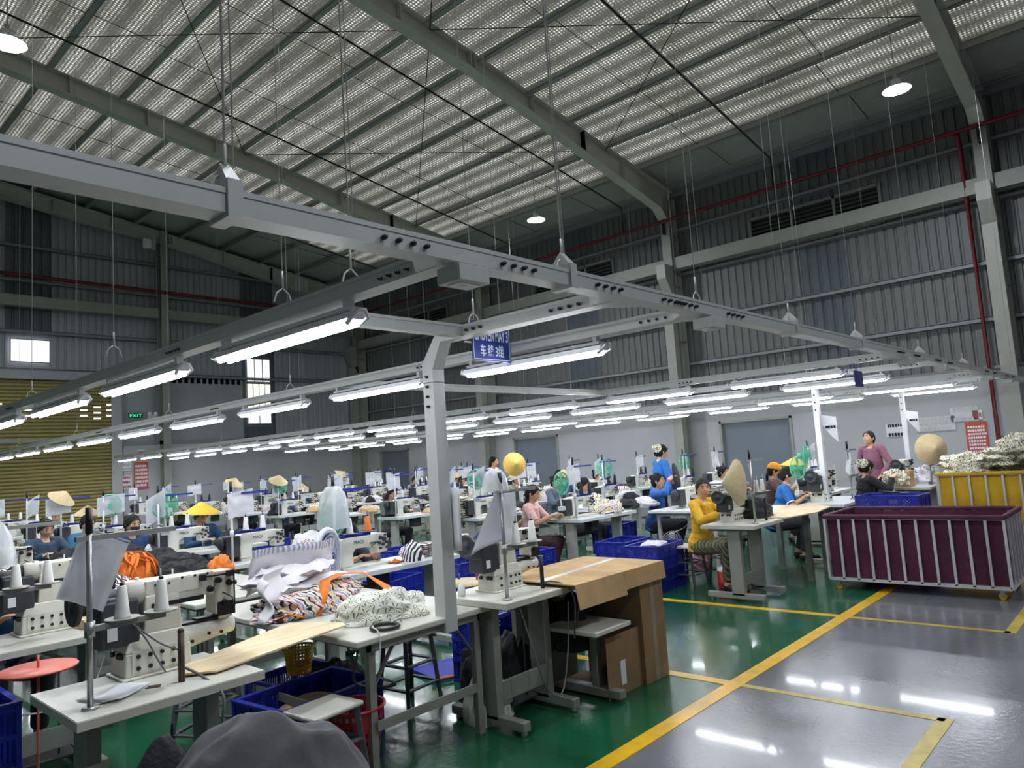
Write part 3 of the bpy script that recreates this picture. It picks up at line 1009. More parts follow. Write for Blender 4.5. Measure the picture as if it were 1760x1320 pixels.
# suspension wires
wires = [(1.6, 4.73, 0), (.92, YB, 1), (1.78, 2.5, 1), (2.42, YB, 1), (3.6, YB, 0), (4.9, YB, 0), (6.3, YB, 0), (8.3, YB, 0), (10.4, YB, 0), (1.72, 2.95, 0), (2.9, 2.9, 0), (8.83, 3.2, 0)]
wires += [(x, y, 0) for x, ys in ((1.78, (7.2, 10.0)), (3.66, (3.4, 6.2, 9.0, 12.4, 15.6, 18.8)), (7.66, (3.0, 5.9, 9.2, 12.5, 16.0, 19.5)), (9.1, (4.6, 8.0, 11.5, 15.0)), (11.85, (3.2, 6.5, 10.0, 13.6, 17.2)), (13.45, (4.8, 8.4, 12.0)), (14.2, (YB,))) for y in ys]
for k, (x, y, t) in enumerate(wires):
    w = thing('suspension_wire', 'thin pale wire hanging from the roof down to the light rails', 'wire', (x, y, ZT1), 0, 'thin wires that hold up the light rails')
    h = roof_z(x) - .2 - ZT1
    mb = MB().cyl((0, 0, .07), (0, 0, h), .0022 if not t else .004, None, 5)
    if t: mb.cyl((0.03, 0.01, .09), (0.012, 0.004, h * .8), .0025, None, 5)
    obj('wire', mb, M['wire'], w)
    obj('clamp', MB().tube([(-.045, 0, .0), (-.03, 0, .045), (0, 0, .07), (.03, 0, .045), (.045, 0, 0)], .004, 5).cyl((0, 0, .07), (0, 0, .15), .006, None, 6), M['wire'], w)

# ================================================================== SIGNS
def text_mb(body, size, depth=0.0015, align='CENTER', shear=0.0, bold=0.0):
    cu = bpy.data.curves.new('t', 'FONT')
    cu.body = body; cu.size = size; cu.extrude = depth / 2; cu.align_x = align; cu.shear = shear
    cu.resolution_u = 3
    cu.offset = bold
    o = bpy.data.objects.new('t', cu)
    COL.objects.link(o)
    bpy.context.view_layer.update()
    dg = bpy.context.evaluated_depsgraph_get()
    me = bpy.data.meshes.new_from_object(o.evaluated_get(dg))
    mb = MB()
    mb.add([tuple(v.co) for v in me.vertices], [tuple(p.vertices) for p in me.polygons])
    bpy.data.objects.remove(o); bpy.data.meshes.remove(me); bpy.data.curves.remove(cu)
    return mb
def placed(mb, T):
    return MB().merge(mb, None, T)
# text lies in XY; stand it up facing -Y
UP = Matrix.Rotation(pi / 2, 4, 'X')
sg = thing('hanging_sign', 'blue hanging sign reading CHUYEN MAY 3 behind the elbow branch', 'sign', (3.43, 3.28, 2.285))
obj('panel', MB().bx(-.18, .18, -.004, .004, 0, .26), M['signblue'], sg)
bd = MB()
for a, b, c_, d_ in ((-.172, .172, .01, .014), (-.172, .172, .246, .25), (-.172, -.168, .01, .25), (.168, .172, .01, .25)):
    bd.bx(a, b, -.006, -.004, c_, d_)
obj('border', bd, M['signwhite'], sg)
def wide(mb, w):
    xs = [v[0] for v in mb.v]
    s = w / (max(xs) - min(xs)) if xs else 1
    c = (max(xs) + min(xs)) / 2
    mb.v = [((v[0] - c) * s, v[1], v[2]) for v in mb.v]
    return mb
obj('lettering', placed(wide(text_mb('CHUYỀN MAY 3', .105, bold=.0022), .315), Matrix.Translation((0, -.0055, .137)) @ UP).merge(wide(text_mb('车 缝 3组', .085, bold=.0012), .22), None, Matrix.Translation((0, -.0055, .038)) @ UP), M['signwhite'], sg)
obj('hanger', MB().cyl((-.15, 0, .27), (-.15, 0, .33), .003).cyl((.14, 0, .27), (.14, 0, .335), .003), M['wire'], sg)
tag(obj('hanging_sign', MB().bx(-.12, .12, -.006, .006, 0, .16).cyl((-.08, 0, .16), (-.08, 0, .235), .003).cyl((-.03, 0, .16), (-.03, 0, .235), .003), M['signblue'], None, (7.72, 2.30, 2.12)), 'small blue sign seen edge-on below the third light row', 'sign')
# emergency exit sign and notices on the end wall
ex = thing('exit_sign', 'small green glowing exit sign high beside the roller shutter', 'sign', (8.45, 23.8, 3.62))
obj('panel', MB().bx(0, .42, -.02, .02, 0, .16), M['motor'], ex)
obj('bracket', MB().bx(.19, .23, .02, .32, .05, .09), M['girt'], ex)
obj('glyph', placed(wide(text_mb('EXIT', .13), .36), Matrix.Translation((.21, -.022, .03)) @ UP), M['exit_glow'], ex)
el_ = thing('emergency_light', 'twin head emergency light box beside the green exit sign', 'lamp', (9.0, 23.8, 3.55))
obj('box', MB().bx(0, .3, -.04, .04, 0, .16), M['rail'], el_)
obj('bracket', MB().bx(.13, .17, .04, .32, .05, .09), M['girt'], el_)
obj('head', MB().cyl((.06, -.06, .2), (.06, 0, .2), .06).cyl((.24, -.06, .2), (.24, 0, .2), .06), M['white_plastic'], el_)
def notice(x, z, w, h, m, label, rows, ink, onside=None):
    """paper on a wall with short ink dashes standing in for print too small to read"""
    t = thing('wall_notice', label, 'notice', (x, 23.94, z) if onside is None else (XW - .16, onside, z), 0 if onside is None else -pi / 2)
    obj('sheet', MB().bx(-w / 2, w / 2, -.008, 0, 0, h), m, t)
    mb = MB()
    rnd = random.Random(int(x * 10 + z * 100 + w * 70))
    for r in range(rows):
        zz = h * (0.85 - 0.7 * r / max(1, rows - 1)) if rows > 1 else h * .5
        hh = h * .5 / rows
        xx = -w * .4
        while xx < w * .36:
            l = w * rnd.uniform(.05, .12)
            mb.bx(xx, xx + l, -.0105, -.008, zz - hh / 2, zz + hh / 2)
            xx += l + w * .03
    if rows: obj('print', mb, ink, t)
    return t
notice(8.85, 1.4, .42, .85, M['orange_notice'], 'orange notice board on the end wall right of the shutter', 6, M['signwhite'])
notice(8.85, 2.42, .2, .22, M['paper'], 'small white fire sign above the orange notice on the end wall', 1, M['redplastic'])
notice(8.4, 1.45, .34, .4, M['paper'], 'white poster with red picture beside the shutter guide post', 3, M['redplastic'])
notice(8.38, 2.0, .36, .36, M['paper'], 'plain white page beside the shutter guide post', 3, M['wire'])
notice(0, 1.54, .44, .28, M['paper'], 'white page with two lines of heavy black characters on the side wall', 2, M['ink'], onside=4.5)
notice(.3, 1.60, .75, .30, M['sheet'], 'pale plastic covered board on the side wall left of the orange notice', 3, M['wire'], onside=3.75)
notice(.5, 1.76, .5, .30, M['sheet'], 'small clear sleeve at the right end of the wall papers', 2, M['wire'], onside=3.2)
notice(.7, 1.02, .38, .72, M['orange_notice'], 'orange notice board on the side wall behind the yellow cart', 8, M['signwhite'], onside=3.02)
notice(.9, 1.78, .17, .19, M['paper'], 'small white fire sign above the orange notice on the side wall', 1, M['redplastic'], onside=2.97)
tag(obj('speaker_box', MB().bx(8.85, 9.1, 23.5, 23.62, 9.05, 9.35), M['lampwhite']), 'small white box fixed under the end rafter', 'box')
tag(obj('speaker_box', MB().bx(9.12, 9.22, 23.5, 23.62, 9.02, 9.36), M['rail']), 'narrow grey box next to the white box under the end rafter', 'box')
# ================================================================== PROTOTYPES OF THE WORKPLACE
def mach_cyl():
    """post-and-cylinder-bed machine, arm along +X, origin on the table under the base"""
    base = MB()
    base.bx(-.16, .16, -.105, .105, 0, .012)
    base.box((0, 0, .06), (.29, .18, .1), taper=.97)
    base.box((0, 0, .145), (.28, .17, .07), taper=.82)
    col = MB().box((.03, 0, .26), (.17, .13, .17), taper=.9)
    arm = MB()
    arm.loft([((-.12, 0, .36), .04, .05, Q_X), ((-.1, 0, .36), .055, .058, Q_X), ((.26, 0, .355), .055, .058, Q_X), ((.28, 0, .36), .05, .05, Q_X)], 12)
    arm.bx(-.04, .27, -.055, .055, .30, .405)
    head = MB().box((.325, 0, .30), (.095, .115, .2), taper=.95).bx(.3, .36, -.035, .035, .17, .21)
    bed = MB()
    bed.loft([((.1, 0, .12), .062, .065, Q_X), ((.14, 0, .12), .058, .062, Q_X), ((.3, 0, .13), .045, .045, Q_X), ((.38, 0, .135), .042, .042, Q_X)], 14)
    needle = MB().cyl((.33, 0, .17), (.33, 0, .20), .006).cyl((.33, -.0, .155), (.33, 0, .2), .0025).bx(.318, .342, -.012, .012, .17, .18)
    motor = MB().box((-.155, 0, .245), (.17, .15, .2), taper=.93).box((-.19, 0, .3), (.1, .12, .12))
    wheel = MB()
    wheel.lathe([(.0, .0), (.03, .004), (.035, .012), (.06, .012), (.07, .004), (.082, .006), (.086, .016), (.082, .03), (.05, .036), (.045, .06), (.0, .06)], 24, (-.335, 0, .345), q=Q_X)
    wheel.cyl((-.30, 0, .35), (-.10, 0, .36), .032, None, 14)
    knobs = []
    for x in (-.09, -.04, .01, .06, .1):
        for z in (.045, .095):
            knobs.append(MB().cyl((x, -.09, z), (x, -.102, z), .0105, .008, 8))
    for y in (-.05, -.02, .05):
        knobs.append(MB().cyl((-.142, y, .1), (-.156, y, .1), .014, .012, 8))
    plate = MB().bx(-.115, .125, -.0925, -.088, .025, .12)
    tens = MB()
    for x, z in ((.29, .36), (.345, .34), (.25, .325), (.32, .25)):
        tens.cyl((x, -.055, z), (x, -.082, z), .016, .012, 10).cyl((x, -.082, z), (x, -.095, z), .005, None, 6)
    tens.bx(-.02, .22, -.062, -.054, .285, .305).tube([(.31, -.06, .3), (.35, -.085, .27), (.36, -.07, .2)], .003, 4)
    tens.bx(.285, .372, -.064, -.056, .19, .255).bx(.36, .385, -.04, .04, .22, .38).cyl((.385, -.02, .33), (.40, -.02, .33), .012, None, 8).cyl((.385, .015, .27), (.40, .015, .27), .012, None, 8)
    tens.cyl((.2, -.058, .385), (.36, -.075, .385), .005, None, 6).bx(.33, .36, -.085, -.06, .372, .4).bx(.2, .225, -.08, -.055, .37, .4)
    tens.bx(.12, .36, -.03, .03, .172, .182).bx(.2, .3, -.022, .028, .18, .19)
    for x in (.0, .06, .12, .18, .24):
        tens.cyl((x, -.057, .40 if x > .1 else .385), (x, -.061, .40 if x > .1 else .385), .006, None, 8)
    for x, z in ((.16, .1), (.24, .12), (.3, .115)):
        tens.cyl((x, -.058, z), (x, -.066, z), .008, None, 8)
    foot = MB().bx(.3, .37, -.03, .03, .175, .19).cyl((.345, -.0, .16), (.345, 0, .3), .004)
    arm.bx(.0, .2, -.0585, -.055, .335, .40).cyl((-.06, 0, .4), (-.06, 0, .425), .012, .01, 10).cyl((.1, 0, .4), (.1, 0, .44), .005, None, 6)
    return [('base', base, M['mach'], .008, [('knob', kb, M['black']) for kb in knobs] + [('knob_plate', plate, M['mach2'])]), ('column', col, M['mach'], .008), ('arm', arm, M['mach'], .006), ('head', head, M['mach'], .006, [('tension_disc', tens, M['black'])]),
            ('cylinder_bed', bed, M['mach2']), ('needle_bar', needle, M['metal']), ('presser_foot', foot, M['metal']), ('motor_housing', motor, M['motor'], .01, [('label_plate', MB().bx(-.21, -.17, -.079, -.0755, .18, .235), M['paper'])]), ('handwheel', wheel, M['motor'])]
Q_X = Vector((1, 0, 0)).to_track_quat('Z', 'Y')
Q_NX = Vector((-1, 0, 0)).to_track_quat('Z', 'Y')
Q_NY = Vector((0, -1, 0)).to_track_quat('Z', 'Y')
LOGO = None
def mach_flat():
    """flat bed lockstitch machine, head at +X, origin at bed centre on the table"""
    global LOGO
    if LOGO is None:
        LOGO = wide(text_mb('MAQI', .04, .001), .1)
    bed = MB().bx(-.25, .25, -.09, .09, 0, .018)
    body = MB()
    body.prism([(-.25, .02), (-.25, .25), (-.22, .272), (.16, .272), (.23, .262), (.235, .1), (.13, .1), (.13, .16), (-.09, .165), (-.12, .13), (-.12, .02)], -.06, .06)
    R = Matrix(((1, 0, 0), (0, 0, -1), (0, 1, 0)))
    body.v = [tuple(R @ Vector(p)) for p in body.v]
    head = MB().bx(.13, .235, -.066, -.058, .11, .262)
    tens = MB()
    rr = random.Random(3)
    for x, z, r in ((.16, .23, .018), (.2, .215, .02), (.185, .17, .016), (.225, .185, .014), (.145, .185, .013), (.21, .25, .01), (.155, .14, .012), (.225, .14, .012)):
        tens.cyl((x, -.062, z), (x, -.086, z), r, r * .8, 10)
    tens.bx(.05, .14, -.075, -.062, .195, .2).tube([(.06, -.065, .16), (.11, -.085, .2), (.15, -.08, .17)], .004, 4)
    tens.cyl((.19, 0, .27), (.19, 0, .31), .006).cyl((.06, 0, .27), (.06, 0, .3), .005)
    needle = MB().cyl((.185, 0, .03), (.185, 0, .11), .005).bx(.17, .2, -.012, .012, .022, .028).cyl((.2, 0, .03), (.2, 0, .11), .004)
    motor = MB().box((-.325, 0, .15), (.15, .15, .21), taper=.94)
    wheel = MB().lathe([(0, 0), (.05, .0), (.06, .008), (.06, .026), (.045, .034), (.03, .05), (0, .05)], 18, (-.44, 0, .19), q=Q_X)
    lg = placed(LOGO, Matrix.Translation((-.06, -.0615, .205)) @ UP)
    return [('bed', bed, M['mach2'], .004), ('arm', body, M['mach2'], .01, [('lettering', lg, M['ink'])]), ('face_plate', head, M['mach2'], .002, [('tension_disc', tens, M['motor'])]), ('needle_bar', needle, M['metal']),
            ('motor_housing', motor, M['motor'], .01), ('handwheel', wheel, M['motor'])]
MC = Proto('sewing_machine', 'sewing machine', mach_cyl(), 'industrial sewing machines')
MF = Proto('sewing_machine', 'sewing machine', mach_flat(), 'industrial sewing machines')

def table_parts(L, D, h=.79, legx=(.12, None), board='board', leg='leg'):
    lx0 = legx[0]; lx1 = L - .14 if legx[1] is None else legx[1]
    top = MB().bx(0, L, 0, D, h - .038, h - .003).bx(0.002, L - .002, .002, D - .002, h - .003, h)
    ps = [('tabletop', top, M[board], .006)]
    for x in (lx0, lx1):
        lg = MB().bx(x - .03, x + .03, D * .5 - .09, D * .5 + .05, .06, h - .038)
        lg.bx(x - .03, x + .03, -.0, D + .03, .03, .085)
        lg.bx(x - .025, x + .025, .06, D - .04, h - .07, h - .038)
        fe = MB()
        for y in (.03, D - .01):
            fe.cyl((x, y, 0), (x, y, .03), .022, .018, 10)
        ps.append(('leg', lg, M[leg], .004, [('foot', fe, M['metal'])]))
    ps.append(('stretcher', MB().bx(lx0 + .03, lx1 - .03, D * .5 - .09, D * .5 - .075, .16, .28), M[leg], .003))
    ps.append(('pedal', MB().box((L * .5, D * .62, .1), (.34, .2, .012), Matrix.Rotation(.2, 3, 'X')).cyl((L * .62, D * .5, .1), (L * .62, D * .5, h - .2), .005), M['motor']))
    ps.append(('control_box', MB().bx(L * .35, L * .35 + .16, D * .3, D * .3 + .12, h - .2, h - .04), M['motor'], .006))
    return ps
T_SHORT = Proto('sewing_table', 'table', table_parts(.74, .6)[:-1], 'tables that carry the sewing machines')
T_LONG = Proto('sewing_table', 'table', table_parts(1.3, .56, board='board2', leg='legw'), 'tables that carry the sewing machines')

def stand_parts(h=.70, tray='bluebar', pole='lampwhite', arm=.34, top=True, armz=.30):
    p = MB().cyl((0, 0, 0), (0, 0, h), .0115, None, 10).cyl((0, 0, 0), (0, 0, .012), .032, .028, 14).cyl((0, 0, armz - .03), (0, 0, armz + .03), .02, None, 10)
    a = MB().bar((0, 0, armz), (arm, 0, armz - .0), .028, .022)
    for x in (arm * .42, arm * .95):
        a.cyl((x, 0, armz + .014), (x, 0, armz + .02), .062, .066, 18).cyl((x, 0, armz), (x, 0, armz + .19), .0045, None, 6)
    ps = [('pole', p, M[pole]), ('spool_tray', a, M[tray])]
    if top:
        t = MB().bar((-.05, 0, h - .02), (arm + .05, 0, h - .02), .02, .02)
        for x in (arm * .42, arm * .95):
            t.ring((x, 0, h), .012, .002, 10, m=4)
        ps.append(('thread_guide', t, M[tray]))
        ps.append(('grip', MB().cyl((-.0, 0, h - .0), (0, 0, h + .1), .014, .013, 10), M['black']))
    return ps
S_BLUE = Proto('thread_stand', 'thread stand', stand_parts(), 'thread stands on the sewing tables')
S_GREY = Proto('thread_stand', 'thread stand', stand_parts(.67, 'leg', 'metal', .29), 'thread stands on the sewing tables')
def cone(mt):
    c = MB().lathe([(.0, 0), (.031, 0), (.031, .004), (.028, .016), (.017, .122), (.012, .126), (.0, .126)], 18)
    t = MB().cyl((0, 0, .124), (0, 0, .138), .010, .009, 10).cyl((0, 0, 0), (0, 0, .006), .03, .03, 14)
    return [('thread', c, mt), ('core', t, M['black'])]
CONES = {k: Proto('thread_cone', 'thread cone', cone(M[m]), 'cones of sewing thread on the stands') for k, m in (('white', 'thread'), ('dark', 'thread_dark'), ('orange', 'thread_orange'))}

def sheet_parts(w, h, bend, skew=0.0, mt='sheet', seed=0):
    """paper work sheet in a plastic sleeve hanging by its top edge; origin at the top middle"""
    def f(u, v):
        x = (u - .5) * w
        z = -v * h + skew * (u - .5) * 2
        y = bend * (sin(u * pi) + .35 * sin(v * 3 + seed)) * (.3 + v) + .012 * noise.noise(Vector((u * 3, v * 3, seed)))
        return (x, y, z)
    def g(u, v):
        a = f(.06 + u * .88, .05 + v * .9)
        return (a[0], a[1] + .003, a[2])
    return [('sleeve', MB().grid(f, 12, 12), M[mt]), ('page', MB().grid(g, 10, 10), M['thin_paper'])]
SH = [Proto('work_sheet', 'sheet', sheet_parts(.24, .32, .03, 0, 'sheet', 1), 'sleeved work sheets hung on the thread stands'),
      Proto('work_sheet', 'sheet', sheet_parts(.32, .24, .02, .02, 'sheet', 2), 'sleeved work sheets hung on the thread stands'),
      Proto('work_sheet', 'sheet', sheet_parts(.2, .30, .05, .06, 'sheet', 5), 'sleeved work sheets hung on the thread stands')]
def stool_parts():
    seat = MB().prism([(-.16, -.13), (.16, -.13), (.16, .13), (-.16, .13)], .44, .465)
    ps = [('seat', seat, M['board'], .01)]
    for sx in (-1, 1):
        for sy in (-1, 1):
            ps.append(('leg', MB().bar((sx * .17, sy * .14, 0), (sx * .13, sy * .1, .44), .03, .03), M['stool'], .003))
    r = MB()
    for z in (.14, .28):
        k = .17 - .04 * z / .44; l = .14 - .04 * z / .44
        for s in (-1, 1):
            r.bar((-k, s * l, z), (k, s * l, z), .035, .012).bar((s * k, -l, z), (s * k, l, z), .035, .012)
    ps.append(('rung', r, M['stool'], .002))
    return ps
STOOL = Proto('stool', 'stool', stool_parts(), 'grey legged stools at the machines')

def crate_mb(w=.6, d=.42, h=.31, diamond=False, lattice_base=False):
    """moulded crate with a pierced wall"""
    mb = MB()
    t = .012
    if lattice_base:
        for s in (-1, 0, 1):
            mb.bx(-w / 2, w / 2, s * (d / 2 - .02) - .02, s * (d / 2 - .02) + .02, 0, .012)
        for s in (-1, -.33, .33, 1):
            mb.bx(s * (w / 2 - .02) - .018, s * (w / 2 - .02) + .018, -d / 2, d / 2, 0, .012)
        u0 = -w / 2 - d
        while u0 < w / 2:
            ua = max(u0, -w / 2); ub = min(u0 + d, w / 2)
            if ub - ua > .01:
                for dr in (-1, 1):
                    mb.bar((dr * ua, ua - u0 - d / 2, .006), (dr * ub, ub - u0 - d / 2, .006), .009, .008)
            u0 += .034
    else:
        mb.bx(-w / 2, w / 2, -d / 2, d / 2, 0, .012)
    for s in (-1, 1):
        for (a, b, ax) in ((w, d, 0), (d, w, 1)):
            def wall(u0, u1, z0, z1, tt=t, a=a, b=b, ax=ax, s=s):
                if ax == 0:
                    mb.bx(u0, u1, s * b / 2 - tt / 2, s * b / 2 + tt / 2, z0, z1)
                else:
                    mb.bx(s * b / 2 - tt / 2, s * b / 2 + tt / 2, u0, u1, z0, z1)
            wall(-a / 2, a / 2, 0, .045)
            wall(-a / 2, a / 2, h - .05, h)
            wall(-a / 2 - .012, a / 2 + .012, h - .014, h, .03)
            wall(-a / 2, a / 2, h * .5 - .012, h * .5 + .012, .02)
            nn = max(3, int(a / .14))
            for i in range(nn + 1):
                u = -a / 2 + a * i / nn
                wall(u - .012, u + .012, 0, h, .022)
            if not diamond:
                nb = int(a / .022)
                for i in range(nb):
                    u = -a / 2 + a * (i + .5) / nb
                    wall(u - .006, u + .006, .04, h - .04)
            else:
                st = .036
                u0 = -a / 2 - h
                while u0 < a / 2:
                    ua = max(u0, -a / 2); za = ua - u0
                    ub = min(u0 + h, a / 2); zb = ub - u0
                    if ub - ua > .01:
                        for dr in (-1, 1):
                            p, q = ((dr * ua, za), (dr * ub, zb))
                            if ax == 0:
                                mb.bar((p[0], s * b / 2, p[1]), (q[0], s * b / 2, q[1]), .009, .008)
                            else:
                                mb.bar((s * b / 2, p[0], p[1]), (s * b / 2, q[0], q[1]), .009, .008)
                    u0 += st
    return mb
CR_MESH = crate_mb(.62, .42, .34).mesh('crate', [M['blue']])
CRD_MESH = crate_mb(.62, .42, .34, True).mesh('crate', [M['blue']])
CRL_MESH = crate_mb(.66, .46, .34, True, True).mesh('crate', [M['blue']])
def crate(loc, rz, label, diamond=False, scale=(1, 1, 1), group='blue plastic crates'):
    o = link('crate', CRD_MESH if diamond else CR_MESH, None, loc, rz)
    o.scale = scale
    return tag(o, label, 'crate', group)
def basket(loc, r0, r1, h, m, label, name='basket', n=26, rows=7):
    mb = MB()
    k = rows * 2 + 1
    prof = [(r0 + (r1 - r0) * j / k, h * j / k) for j in range(k + 1)]
    mb.lathe(prof, n * 2, skip=lambda i, j: (j % 2 == 1 and i % 2 == 1 and j < k - 1))
    mb.lathe([(r1, h - .015), (r1 + .012, h - .01), (r1 + .012, h), (r1 - .004, h)], n * 2)
    mb.cyl((0, 0, 0), (0, 0, .006), r0, None, n)
    o = obj(name, mb, m, None, loc)
    return tag(o, label, 'basket')

def fan_parts(R=.13, gm='fan_green'):
    guard = MB()
    for s in (-.035, .03):
        for k in range(1, 6):
            rr = R * k / 5
            guard.ring((0, s * (1 - .5 * (k / 5) ** 2) * 1.0, 0), rr, .0016, 24, Q_NY, m=4)
        for i in range(30):
            a = 2 * pi * i / 30
            pts = [(R * t * cos(a), s * (1 - .5 * t * t), R * t * sin(a)) for t in (.2, .6, 1)]
            guard.tube(pts, .0013, 3)
    guard.ring((0, 0, 0), R + .002, .008, 30, Q_NY)
    hub = MB().cyl((0, -.045, 0), (0, -.035, 0), .03, .03, 14).cyl((0, .03, 0), (0, .1, 0), .04, .035, 14)
    bl = MB()
    for i in range(4):
        a = i * pi / 2
        q = Matrix.Rotation(a, 3, 'Y')
        vs = [q @ Vector(p) for p in ((.015, .008, -.02), (R * .85, .012, -.045), (R * .9, -.004, .035), (.02, -.01, .02))]
        bl.add(vs, [(0, 1, 2, 3), (3, 2, 1, 0)])
    stem = MB().tube([(0, .06, -.02), (.01, .06, -.12), (.02, .05, -.2), (.01, .03, -.30)], .009, 8).bx(-.03, .05, .0, .06, -.34, -.29)
    return [('guard', guard, M[gm]), ('hub', hub, M[gm]), ('blade', bl, M[gm]), ('stem', stem, M['fan_white'])]
FANG = Proto('clip_fan', 'fan', fan_parts(.14), 'small green clip fans')
def hat_mb(R=.21, h=.15):
    mb = MB()
    prof = [(.002, h), (R * .25, h * .78), (R * .5, h * .52), (R * .75, h * .26), (R, 0)]
    mb.lathe(prof, 28, smooth=False)
    mb.lathe([(p[0], p[1] - .004) for p in prof][::-1], 28, smooth=False)
    for k in range(1, 9):
        rr = R * k / 8
        mb.ring((0, 0, h * (1 - k / 8) + .0005), rr, .0013, 28, m=3)
    return mb
HAT = hat_mb().mesh('conical_hat', [M['straw']])
YHAT = hat_mb(.24, .15).mesh('conical_hat', [M['yhat']])
def hat(loc, rot, label, me=None, s=1.0, parent=None):
    o = link('conical_hat', me or HAT, parent, loc)
    o.rotation_euler = rot
    o.scale = (s, s, s)
    if parent is None:
        tag(o, label, 'hat', 'pointed palm straw hats')
    return o

def heap(name, loc, size, m, label, cat, seed=0, rz=0, ridg=.5, freq=2.4, n=26, flatb=True, group=None, mats=None, parent=None, amp=.28):
    """crumpled cloth mound: a rounded body folded by ridged noise"""
    mb = MB()
    k = n
    vs = []
    for j in range(k + 1):
        ph = pi * .5 * j / k
        for i in range(2 * k):
            t = 2 * pi * i / (2 * k)
            d = Vector((cos(t) * sin(ph), sin(t) * sin(ph), cos(ph)))
            nz = noise.noise(d * freq + Vector((seed, seed * 1.7, 0)))
            rd = 1 - abs(noise.noise(d * freq * 2.1 + Vector((seed * 3, 0, seed)))) * 2
            f = 1 + amp * nz + amp * ridg * (rd - .5)
            sq = 1.0 / max(.75, (abs(d.x) ** 4 + abs(d.y) ** 4 + abs(d.z) ** 4) ** .25)
            f *= .75 + .25 * sq
            vs.append((d.x * f * size[0] / 2, d.y * f * size[1] / 2, max(0.0, d.z * f * size[2])))
    fs = []
    for j in range(k):
        for i in range(2 * k):
            a = j * 2 * k + i; b = j * 2 * k + (i + 1) % (2 * k)
            fs.append((a, a + 2 * k, b + 2 * k, b))
    mb.add(vs, fs, 0, True)
    o = obj(name, mb, m, parent, loc, rz)
    if parent is None:
        tag(o, label, cat, group)
    return o
def slab(name, loc, size, m, label, cat, seed=0, rz=0, group=None, n=14, wob=.25):
    """a folded, slightly puffy textile layer"""
    mb = MB()
    w, d, h = size
    def f(u, v, s):
        x = (u - .5) * w * (1 + .06 * noise.noise(Vector((v * 4, seed, s))))
        y = (v - .5) * d * (1 + .06 * noise.noise(Vector((u * 4, seed + 5, s))))
        e = min(u, 1 - u, v, 1 - v) * 6
        e = min(1, e) ** .5
        z = h * .5 + (h * .5 * e if s > 0 else -h * .5 * e) + h * wob * noise.noise(Vector((u * 4 + seed, v * 4, 0))) + (h * wob * .6 * noise.noise(Vector((u * 9, v * 9, seed))) if s > 0 else 0)
        return (x, y, z)
    mb.grid(lambda u, v: f(u, v, 1), n, n)
    mb.grid(lambda u, v: f(1 - u, v, -1), n, n)
    o = obj(name, mb, m, None, loc, rz)
    return tag(o, label, cat, group)
def cable(name, pts, r, m, label, cat='cable'):
    # smooth the polyline with a spline
    P = [Vector(p) for p in pts]
    out = []
    for i in range(len(P) - 1):
        p0 = P[max(0, i - 1)]; p1 = P[i]; p2 = P[i + 1]; p3 = P[min(len(P) - 1, i + 2)]
        for k in range(6):
            t = k / 6
            out.append(.5 * ((2 * p1) + (-p0 + p2) * t + (2 * p0 - 5 * p1 + 4 * p2 - p3) * t * t + (-p0 + 3 * p1 - 3 * p2 + p3) * t ** 3))
    out.append(P[-1])
    return tag(obj(name, MB().tube(out, r, 6), m), label, cat)

# ------------------------------------------------------------------ people
def ik(a, b, l1, l2, hint):
    a = Vector(a); b = Vector(b)
    d = b - a; L = d.length
    if L > (l1 + l2) * .995:
        b = a + d.normalized() * (l1 + l2) * .995; d = b - a; L = d.length
    x = (l1 * l1 - l2 * l2 + L * L) / (2 * L)
    h = math.sqrt(max(0, l1 * l1 - x * x))
    dn = d.normalized()
    hv = Vector(hint); hv -= dn * hv.dot(dn)
    hv.normalize()
    return a + dn * x + hv * h, b
def remeshed(name, mb, m, voxel, smooth=3, wrinkle=0.0, seed=0.0, freq=14):
    me = mb.mesh(name, mats_of(m))
    o = bpy.data.objects.new(name, me)
    COL.objects.link(o)
    md = o.modifiers.new('r', 'REMESH'); md.mode = 'VOXEL'; md.voxel_size = voxel; md.use_smooth_shade = True
    if smooth:
        s = o.modifiers.new('s', 'SMOOTH'); s.iterations = smooth; s.factor = .5
    bpy.context.view_layer.update()
    dg = bpy.context.evaluated_depsgraph_get()
    m2 = bpy.data.meshes.new_from_object(o.evaluated_get(dg))
    bpy.data.objects.remove(o)
    if wrinkle:
        nr = [v.normal.copy() for v in m2.vertices]
        for v, nn in zip(m2.vertices, nr):
            p = v.co
            r = noise.noise(Vector((p.x * freq * .6 + seed, p.y * freq * .6, p.z * freq * 1.2)))
            v.co = p + nn * wrinkle * (1 - 2.2 * abs(r))
    m2.materials.clear()
    for mm in mats_of(m): m2.materials.append(mm)
    for p in m2.polygons: p.use_smooth = True
    return m2
def limb(mb, pts, rs, n=12):
    for i in range(len(pts) - 1):
        mb.cyl(pts[i], pts[i + 1], rs[i], rs[i + 1], n)
    for p, r in zip(pts, rs):
        mb.ball(p, r, n, 8)
